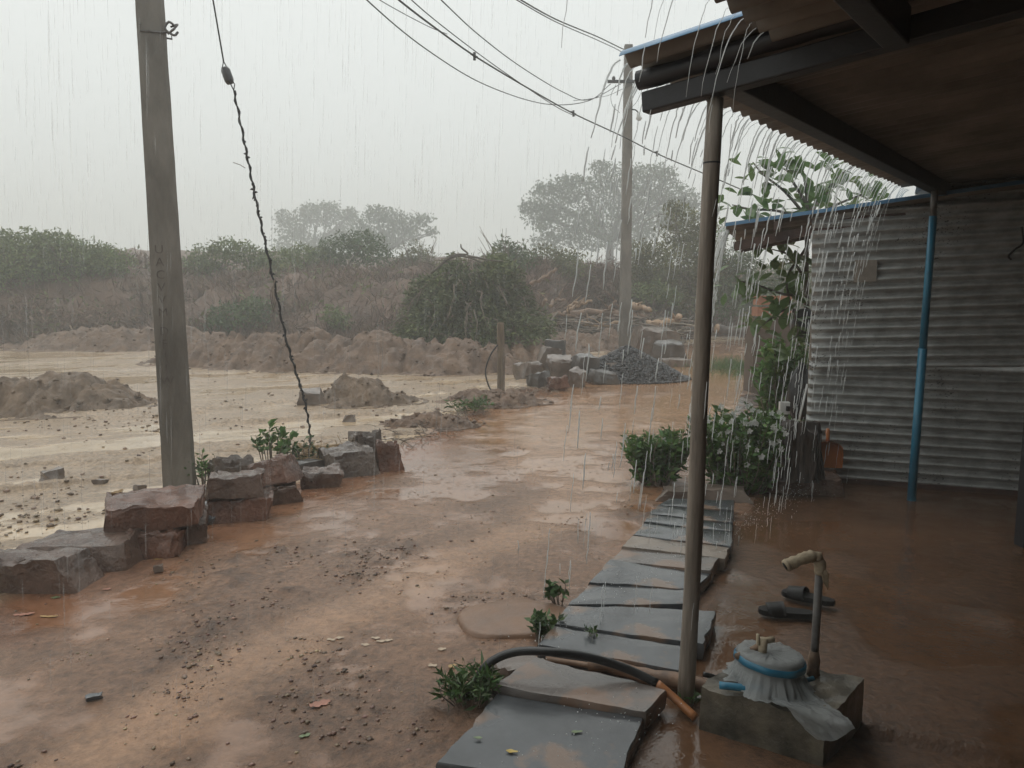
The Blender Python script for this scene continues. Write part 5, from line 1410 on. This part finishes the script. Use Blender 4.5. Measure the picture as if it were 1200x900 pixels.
LOGS = [  # photo points of the centre line, radius, distance, material, label
 ([(627, 372), (640, 380), (665, 385), (700, 388)], .10, 24.5, "log_dark", "dark crooked branch curling at the left end of the log pile"),
 ([(645, 360), (650, 352), (662, 352)], .06, 24.3, "log_wood", "short hooked pale branch sticking up left in the log pile"),
 ([(664, 366), (672, 356), (684, 354)], .06, 24.0, "log_bare", "peeled pale branch stub on top of the log pile"),
 ([(668, 362), (680, 357), (694, 352)], .05, 23.7, "log_bare", "second peeled pale stub crossing on top of the log pile"),
 ([(650, 372), (690, 366), (730, 368), (760, 372)], .11, 24.8, "log_wood", "long brown log lying along the top of the pile"),
 ([(655, 382), (700, 376), (740, 380)], .12, 24.2, "log_dark", "long dark log in the middle of the pile"),
 ([(690, 384), (730, 388), (765, 384), (800, 380)], .13, 23.8, "log_dark", "long dark log at the bottom right of the pile"),
 ([(758, 381), (775, 379), (792, 376), (796, 370)], .12, 23.4, "log_bare", "bright peeled curved log in the right of the pile"),
 ([(741, 359), (752, 361), (762, 364)], .11, 24.6, "log_bare", "short bright peeled log just right of the far pole"),
 ([(700, 372), (715, 360), (722, 352)], .05, 24.0, "log_wood", "thin branch poking up beside the far pole"),
 ([(660, 392), (675, 388), (690, 392)], .08, 23.2, "log_wood", "short brown branch at the front foot of the pile"),
 ([(624, 398), (632, 390), (645, 388)], .07, 22.6, "log_wood", "small pale split branch on the mud left of the pile"),
 ([(622, 333), (640, 324), (652, 315)], .06, 23.6, "log_wood", "slanting stick leaning on the brush pile's right side"),
 ([(770, 390), (800, 386), (830, 384)], .12, 24.4, "log_dark", "dark log reaching right towards the wooden post"),
 ([(840, 386), (880, 388), (915, 390)], .13, 24.4, "log_dark", "dark log lying right of the wooden post"),
 ([(640, 376), (652, 368), (676, 372)], .07, 23.9, "log_wood", "bent brown branch at the left shoulder of the pile"),
 ([(680, 378), (705, 382), (728, 377)], .07, 23.5, "log_bare", "pale thin branch crossing in front of the dark middle log"),
 ([(640, 350), (634, 362), (628, 374)], .05, 24.0, "log_wood", "arched branch at the far left of the log pile"),
]
for i, (pts, r0, d, m_, lab) in enumerate(LOGS):
    rr = random.Random(i); m = MB(); q = spline([P(x, y, d + rr.uniform(-.3, .3)) for x, y in pts], 6)
    q = [p_ + Vector((0, 0, .03 * math.sin(k * 1.7 + i))) for k, p_ in enumerate(q)]
    m.tube(q, [1.15 * r0 * (1 - .35 * k / len(q)) * rr.uniform(.9, 1.1) for k in range(len(q))], 8, 0, True, 1)
    for _ in range(3):
        k = rr.randrange(2, len(q) - 1); t = Vector((rr.uniform(-.5, .5), rr.uniform(-.4, .1), rr.uniform(-.1, .5)))
        m.tube([q[k], q[k] + t * .5 + Vector((0, 0, .05)), q[k] + t], [r0 * .45, r0 * .3, r0 * .15], 5)
    tag(m.build("cut_branch", [m_, "log_bare"], None, True), lab, "branch", "cut branches in the log pile")
# debris twigs and leaves along the field edge and on the log pile
m = MB(); rr = random.Random(71)
for _ in range(1100):
    if rr.random() < .4:
        t = rr.random(); a, b = (G(470, 520), G(590, 466)) if rr.random() < .6 else (G(560, 472), G(640, 456)); c = a.lerp(b, t) + Vector((rr.gauss(0, .22), rr.gauss(0, .22), 0)); s_ = .16; c.z = gz(c.x, c.y) + .05 * rr.random()
    else:
        c = P(rr.uniform(625, 800), 392, rr.uniform(22.5, 25.5)); c.z = rr.uniform(.02, .95) * rr.random() ** .5; s_ = .9
    d_ = Vector((rr.gauss(0, 1), rr.gauss(0, 1), rr.gauss(0, .25))).normalized() * s_ * rr.uniform(.4, 1.2)
    m.tube([c - d_ * .5, c + Vector((0, 0, .01)), c + d_ * .5], [.004 * (1 if s_ < .3 else 7 * rr.uniform(.4, 1.2))] * 3, 4)
tag(m.build("twig_debris", "twig_grey"), "broken twigs strewn along the field edge and the log pile", "debris", kind="stuff")
m = MB(); rr = random.Random(72)
for _ in range(160):
    c = G(372, 545) + Vector((rr.gauss(0, .16), rr.gauss(0, .07), 0)); c.z = rr.uniform(.03, .17); d_ = Vector((rr.gauss(.8, .6), rr.gauss(.3, .4), rr.gauss(0, .2))).normalized() * rr.uniform(.06, .14)
    m.tube([c - d_, c + Vector((0, 0, .012)), c + d_], .003, 4)
tag(m.build("straw", "leaf_dry"), "wisp of dry straw between the stones by the little plant", "straw", kind="stuff")

# ------------------------------------------------------------------ small plants
def leafy(name, loc, stems, h, spread, leaf, nleaf, m_, label, seed, cat="plant", group="small plants", aspect=.42, top=0.3, flower=0, stem_r=.006, fsize=.030, lean=(0, 0), mstem="twig_grey"):
    e = empty(name, loc); tag(e, label, cat, group)
    r_ = random.Random(seed); rn = np.random.default_rng(seed); m = MB(); C, D, Fl = [], [], []
    for i in range(stems):
        a = r_.uniform(0, 6.28); k = r_.uniform(.25, 1) ** .7
        hh_ = h * r_.uniform(.62, 1.0) * (1 - .25 * k)
        t = Vector((math.cos(a) * spread * k + lean[0], math.sin(a) * spread * k * .8 + lean[1], hh_))
        q = spline([Vector((math.cos(a) * spread * k * .45, math.sin(a) * spread * k * .4, -.02)), Vector((t.x * .8, t.y * .8, t.z * .5)) + Vector((r_.uniform(-.03, .03), r_.uniform(-.03, .03), hh_ * .08)), t], 5)
        m.tube(q, [stem_r * (1.1 - .8 * j / (len(q) - 1)) for j in range(len(q))], 5)
        for j in range(nleaf):
            u = top + (1 - top) * (j + r_.random()) / nleaf; x_ = u * (len(q) - 1); b = int(min(x_, len(q) - 2)); p_ = q[b].lerp(q[b + 1], x_ - b)
            az = r_.uniform(0, 6.28); C.append(p_); D.append(Vector((math.cos(az), math.sin(az), .55)))
        if r_.random() < flower: Fl.append(q[-1] + Vector((r_.uniform(-.03, .03), -.02, r_.uniform(-.03, .02))))
        for _ in range(1 if r_.random() < flower * .4 else 0):
            b = r_.randrange(len(q) // 2, len(q)); Fl.append(q[b] + Vector((r_.uniform(-.04, .04), r_.uniform(-.06, .0), r_.uniform(-.02, .04))))
    m.build("stems", mstem, e)
    v, f = leaves_np(np.array(C), leaf, aspect, rng=rn, dirs=np.array(D) * 1.0)
    o = link("foliage", mesh_np("foliage", v, f), m_, e); o["kind"] = "stuff"
    if Fl:
        V, Fc = [], []
        for c in Fl:
            for k in range(5):
                a = 2 * math.pi * k / 5 + r_.random() * .4; d1 = Vector((math.cos(a), -.45, math.sin(a))).normalized(); sd_ = Vector((-math.sin(a), 0, math.cos(a)))
                o_ = len(V); s_ = fsize * r_.uniform(.7, 1.1)
                V += [c, c + d1 * s_ * .6 + sd_ * s_ * .35, c + d1 * s_, c + d1 * s_ * .6 - sd_ * s_ * .35]; Fc.append((o_, o_ + 1, o_ + 2, o_ + 3))
        mm = MB(); mm.add(V, Fc); o = mm.build("blossoms", "flower", e); o["kind"] = "stuff"
    return e
leafy("flowering_shrub", G(768, 566), 60, .56, .30, .066, 34, "leaf_bush", "small upright green shrub left of the wooden post, few blossoms", 1, "shrub", "flowering shrubs by the slab path", flower=.12, top=.1)
leafy("flowering_shrub", G(868, 572), 130, .74, .48, .068, 40, "leaf_bush", "bushy white flowered shrub right of the wooden post by the stump", 2, "shrub", "flowering shrubs by the slab path", flower=.9, top=.04, lean=(.03, .06))
leafy("leafy_bush", Vector((P(922, 480, 8.4).x, 8.4, 0)), 80, 1.3, .42, .10, 30, "leaf_bush", "taller leafy bush against the wall corner behind the stump", 3, "bush", "bushes at the shed corner", top=.25)
leafy("stone_plant", G(318, 552), 13, .48, .24, .075, 9, "leaf_bush", "dark leaved little plant growing behind the stone row", 4, top=.45, aspect=.55)
leafy("stone_plant", G(362, 550), 10, .36, .20, .05, 10, "leaf_mid", "thin reddish stemmed plant at the foot of the guy wire", 5, top=.3)
leafy("stone_plant", G(340, 548), 8, .28, .12, .08, 7, "leaf_weed", "low green sprig between the two little plants behind the stones", 15, top=.3)
leafy("stone_plant", G(242, 572), 12, .36, .14, .055, 9, "leaf_bush", "slender weed at the right foot of the concrete pole", 6, top=.3)
leafy("edge_plant", G(-14, 655), 8, .22, .12, .07, 6, "leaf_weed", "green sprig peeping in at the left photo edge", 7, top=.3, aspect=.7)
leafy("weed", G(552, 822), 70, .15, .13, .05, 8, "leaf_weed", "tuft of green weeds at the hose end beside the nearest slab", 8, aspect=.22, stem_r=.002)
leafy("weed", G(633, 748), 14, .15, .07, .05, 7, "leaf_weed", "small weed at the path's left edge, nearer of two", 9, aspect=.5, stem_r=.003)
leafy("weed", G(656, 706), 9, .14, .06, .045, 6, "leaf_weed", "small weed at the path's left edge, farther of two", 10, aspect=.5, stem_r=.003)
leafy("weed", G(548, 484), 22, .22, .35, .10, 8, "leaf_weed", "low sprawling green weed left of the wooden stake", 11, aspect=.2, stem_r=.004)
leafy("weed", G(602, 400) * 1, 26, .35, .35, .16, 8, "leaf_weed", "yellow green leafy tuft on the earth behind the stake", 12, aspect=.3, stem_r=.008)
leafy("weed", G(806, 826), 12, .05, .05, .03, 5, "leaf_bush", "tiny dark weed at the foot of the wooden post", 13, aspect=.4, stem_r=.002)
leafy("weed", G(689, 743, .07), 6, .035, .03, .025, 5, "leaf_weed", "tiny green sprout growing in the slab crack", 14, aspect=.5, stem_r=.0015)
# grass patch past the far slabs
rn = np.random.default_rng(55); n = 2600; c = G(880, 432)
C = np.stack([c.x + rn.normal(size=n) * .55, c.y + rn.normal(size=n) * .9, np.zeros(n) - .02], 1)
v, f = leaves_np(C, .16, .08, rng=rn, dirs=np.stack([rn.normal(size=n) * .3, rn.normal(size=n) * .3, np.ones(n)], 1))
tag(link("grass_patch", mesh_np("grass_patch", v, f), "leaf_weed"), "patch of short green grass beyond the far slabs", "grass", kind="stuff")

# ------------------------------------------------------------------ large leaved tree behind the shed roof
bt_b = Vector((P(945, 470, 8.2).x + .12, 8.2, 0))
btree = empty("large_leaved_tree", bt_b); tag(btree, "young tree with big rounded leaves rising behind the shed roof", "tree")
rr = random.Random(31)
BR = [  # branch centre lines in photo points at distances, from the stem outwards
 [(946, 400, 8.2), (945, 330, 8.1), (946, 260, 8.1), (944, 215, 8.1), (935, 185, 8.1)],
 [(945, 330, 8.1), (925, 300, 8.0), (905, 292, 7.9)],
 [(944, 345, 8.1), (920, 345, 7.8), (890, 335, 7.7), (862, 328, 7.6)],
 [(946, 372, 8.2), (925, 362, 7.9), (905, 372, 7.7), (890, 385, 7.6)],
 [(946, 255, 8.1), (920, 225, 8.0), (895, 205, 7.9), (882, 190, 7.9)],
 [(946, 262, 8.1), (915, 248, 7.9), (880, 245, 7.8), (858, 240, 7.8)],
 [(946, 250, 8.1), (965, 225, 8.2), (985, 205, 8.3), (1000, 195, 8.3)],
 [(946, 258, 8.1), (980, 240, 8.2), (1010, 228, 8.3), (1030, 220, 8.3)],
 [(945, 290, 8.1), (922, 330, 7.9), (935, 385, 7.8), (925, 400, 7.7)],
 [(946, 240, 8.1), (925, 205, 8.1), (920, 185, 8.0)],
 [(946, 262, 8.1), (960, 235, 8.6), (975, 222, 8.9)],
 [(946, 262, 8.1), (900, 262, 8.3), (872, 275, 8.3)],
]
# one leaf mesh: obovate blade with a midrib fold
m = MB(); V, Fc = [], []; nl_ = 6
for i in range(nl_ + 1):
    t = i / nl_; w = .27 * math.sin(math.pi * min(.97, t ** 1.35 + .02)) ** .75
    for s_ in (-1, 0, 1): V.append(Vector((t, s_ * w, abs(s_) * .09 * w * 2 - .18 * t * t)))
for i in range(nl_):
    for s_ in range(2): a = i * 3 + s_; Fc.append((a, a + 3, a + 4, a + 1))
m.add(V, Fc); leaf0 = m.build("leaf", "leaf_big", btree, True); first = True
for bi, br in enumerate(BR):
    pts = spline([P(*q) - bt_b for q in br], 6)
    if bi == 0: pts = [Vector((0, 0, -.05)), Vector((.0, 0, .5)), Vector((.02, 0, .95))] + pts
    mb = MB(); r0 = .03 if bi == 0 else .016
    mb.tube(pts, [r0 * (1.1 - .75 * k / (len(pts) - 1)) for k in range(len(pts))], 7); mb.build("trunk" if bi == 0 else "branch", "bark", btree, True)
    st = 16 if bi == 0 else 2
    for k in range(st, len(pts)):
        for _ in range(rr.choice((1, 2, 2)) if k < len(pts) - 1 else 6):
            az = rr.uniform(0, 6.28); el = rr.uniform(-.9, .9) - .1; s_ = rr.uniform(.13, .22)
            M = Euler((rr.uniform(-.6, .6), -el, az), 'XYZ').to_matrix().to_4x4()
            o = leaf0 if first else leaf0.copy()
            if not first: COL.objects.link(o)
            first = False; o.parent = btree
            off = Vector((rr.gauss(0, .09), rr.gauss(0, .10), rr.gauss(0, .08)))
            o.matrix_local = Matrix.Translation(pts[k] + off) @ M @ Matrix.Scale(s_, 4)
# things in the corner between tree and wall
bg_c = Vector((P(938, 455, 7.6).x, 7.6, P(938, 455, 7.6).z))
m = MB(); rr = random.Random(2)
lathe(m, [(.02, -.30), (.10, -.28), (.135, -.16), (.12, .0), (.10, .10), (.05, .20), (.02, .24)], 22, lambda a, k, r_, z: (r_ * (1 + .12 * math.sin(a * 5 + k) + .08 * math.sin(a * 9 + 2 * k)), z + .02 * math.sin(a * 4 + k)))
o = m.build("plastic_bag", "black_plastic", None, True); o.location = bg_c
tag(o, "black plastic bag hanging at the wall corner above the stump", "bag")
m = MB(); c = P(919, 478, 7.0); m.hexa([c + Vector((x, y, z)) for z in (-.055, .055) for x, y in ((-.05, -.03), (.04, -.035), (.05, .03), (-.04, .035))]); o = m.build("tin_can", "white_enamel")
tag(o, "small white tin in the bush left of the stump", "tin"); 
m = MB(); m.tube([c + Vector((.02, -.045, -.02)), c + Vector((.02, -.05, .02))], .02, 10); m.build("dark_hole", "rubber", o)
a_, b_ = P(935, 500, 6.9), P(946, 450, 6.95); m = MB(); m.tube([a_, b_], .009, 8); tag(m.build("thin_rod", "white_enamel", None, True), "thin pale rod leaning on the wall corner behind the stump", "rod")
m = MB(); lathe(m, [(.03, -.10), (.12, -.06), (.14, .05), (.145, .10), (.13, .10)], 24); o = m.build("basin", "black_plastic", None, True); o.location = P(941, 381, 8.0); o.rotation_euler = (rad(60), rad(20), 0)
tag(o, "dark basin hung among the leaves left of the corrugated wall", "basin")
for i, (px, py, w_) in enumerate(((905, 352, .5), (905, 365, .55))):
    c = P(px, py, 12); m = MB(); m.box(c, w_, .3, .14); o = m.build("clay_block", "brick"); tag(o, ("upper" if i == 0 else "lower") + " of two reddish clay blocks behind the big leaved tree", "block", "clay blocks")
c = P(905, 372, 12); m = MB(); m.hexa([Vector((c.x + x, c.y + y, z)) for z in (0, c.z - .02) for x, y in ((-.32, -.15), (.32, -.15), (.32, .3), (-.32, .3))]); tag(m.build("low_pillar", "plaster"), "low plastered pillar under the clay blocks", "pillar")

# ------------------------------------------------------------------ water running off the roofs, and the rain
def streams(name, starts, vel, label, seed, zend=0.0, r0=.0032, spread=.3, keep=1.0, segl=(.04, .14), gap=(.0, .07), long0=.25, parent=None):
    r_ = random.Random(seed); m = MB()
    for (p0, amt) in starts:
        for sub in range(2 if amt > .8 and r_.random() < .5 else 1):
            v0 = vel * (1 + r_.uniform(-spread, spread)); t = 0.0; p_ = Vector(p0); g = 9.81
            T = math.sqrt(2 * (p_.z - zend) / g); j = Vector((r_.gauss(0, .05), r_.gauss(0, .05), 0))
            t = r_.uniform(0, .01); lead = True
            while t < T:
                sp_ = math.sqrt(v0.length ** 2 + (g * t) ** 2) + .25
                L_ = (long0 * r_.uniform(.5, 1.3) if lead else r_.uniform(*segl)) * (1 + t)
                dt = min((-sp_ + math.sqrt(sp_ * sp_ + 2 * g * L_)) / g, T - t)
                if dt * sp_ < .004: break
                if lead or r_.random() < keep * amt * (1.15 - .75 * t / T):
                    ns_ = max(3, int(L_ / .035) + 2); pts, rad_ = [], []
                    rr_ = r0 * r_.uniform(.5, 1.3) * (.75 + .35 * amt); lat = Vector((r_.gauss(0, 1), r_.gauss(0, 1), 0)) * (.016 * t / T if not lead else 0)
                    for k in range(ns_):
                        tt = t + dt * k / (ns_ - 1)
                        pts.append(p_ + lat + (v0 + j) * tt - Vector((0, 0, .5 * g * tt * tt)) + Vector((r_.gauss(0, .0016), r_.gauss(0, .0016), 0)))
                        u = k / (ns_ - 1); rad_.append(rr_ * (.35 + .65 * math.sin(math.pi * (.15 + .75 * u))) * (1 - .5 * tt / T))
                    m.tube(pts, rad_, 5)
                t += dt + r_.uniform(*gap) / (sp_ + g * dt) * (1 + 2 * t); lead = False
    o = m.build(name, "water", parent, True)
    return tag(o, label, "water", kind="stuff")
pit = .055
st = []
s = s0 + .02
while s < qs + .62:
    st.append((B(NE_FAR - .004, s, roof_z(NE_FAR) + .006), random.uniform(.55, 1))); s += pit
streams("roof_runoff", st, NV * -.50, "strings of rainwater pouring off the far veranda eave", 5, r0=.0038, long0=.38, gap=(.01, .07), segl=(.03, .16))
st = []; s = s0 + .02
while s > 1.35:
    near = max(0, min(1, (s - 1.35) / .9))
    if random.random() < .15 + .8 * near: st.append((B(NE_NEAR - .004, s, roof_z(NE_NEAR, False) + .006), random.uniform(.3, .6) * (.45 + .55 * near)))
    s -= pit
streams("roof_runoff", st, NV * -.42, "strings of rainwater dripping off the near veranda eave", 6, r0=.0022, keep=.75, gap=(.02, .14), segl=(.015, .09), long0=.32)
st = []
for i in range(9):
    st.append((LLp + back * (i * .076 + .05) + Vector((0, 0, .012)), random.uniform(.5, 1)))
for i in range(10): st.append((LLp + back * (.15 + random.uniform(-.06, .06)) + sd * .05 + Vector((0, 0, .0)), 1))
streams("shed_runoff", st, -sd * .55, "sheets of rainwater gushing off the low shed roof", 7, r0=.0045, long0=.6)
# falling rain
rn = np.random.default_rng(99); n = 8500
X = rn.uniform(-1, 1, n); Y = 2.2 + 20 * rn.uniform(0, 1, n) ** 1.1; X = X * (Y * .85 + 1); Z = rn.uniform(0, 1, n) * (2.2 + Y * .42)
ev = X * NV.x + Y * NV.y
k = (ev < -1.9)
X, Y, Z = X[k], Y[k], Z[k]; n = len(X)
Ln = rn.uniform(.14, .36, n); R = rn.uniform(.0010, .0024, n)
off = np.array([(1, 0), (-.5, .866), (-.5, -.866)])
V = np.zeros((n, 5, 3)); base = np.stack([X, Y, Z], 1)
for k in range(3):
    V[:, k] = base; V[:, k, 0] += off[k, 0] * R; V[:, k, 1] += off[k, 1] * R
V[:, 3] = base; V[:, 3, 2] += Ln * .5; V[:, 3, 0] += Ln * .02; V[:, 4] = base; V[:, 4, 2] -= Ln * .5; V[:, 4, 0] -= Ln * .02
Fc = np.array([(0, 1, 3), (1, 2, 3), (2, 0, 3), (1, 0, 4), (2, 1, 4), (0, 2, 4)])[None] + (np.arange(n) * 5)[:, None, None]
tag(link("falling_rain", mesh_np("falling_rain", V.reshape(-1, 3), Fc.reshape(-1, 3), True), "rain"), "thin strings of heavy rain falling over the yard", "rain", kind="stuff")
# splash droplets where the eave water lands
m_n = 1500; sN = rn.uniform(.4, qs + .6, m_n); nN = np.where(sN > s0, NE_FAR - .42, NE_NEAR - .37) + rn.normal(size=m_n) * .07
pos = np.outer(nN, np.array(NV)) + np.outer(sN, np.array(SV)); pos[:, 2] = .02 + np.abs(rn.normal(size=m_n)) * .055
v, f = lumps(pos, rn.uniform(.0012, .0034, m_n), rn, 1.0)
tag(link("splash_drops", mesh_np("splash_drops", v, f, True), "water"), "droplets splashing up where the eave water lands", "splash", kind="stuff")
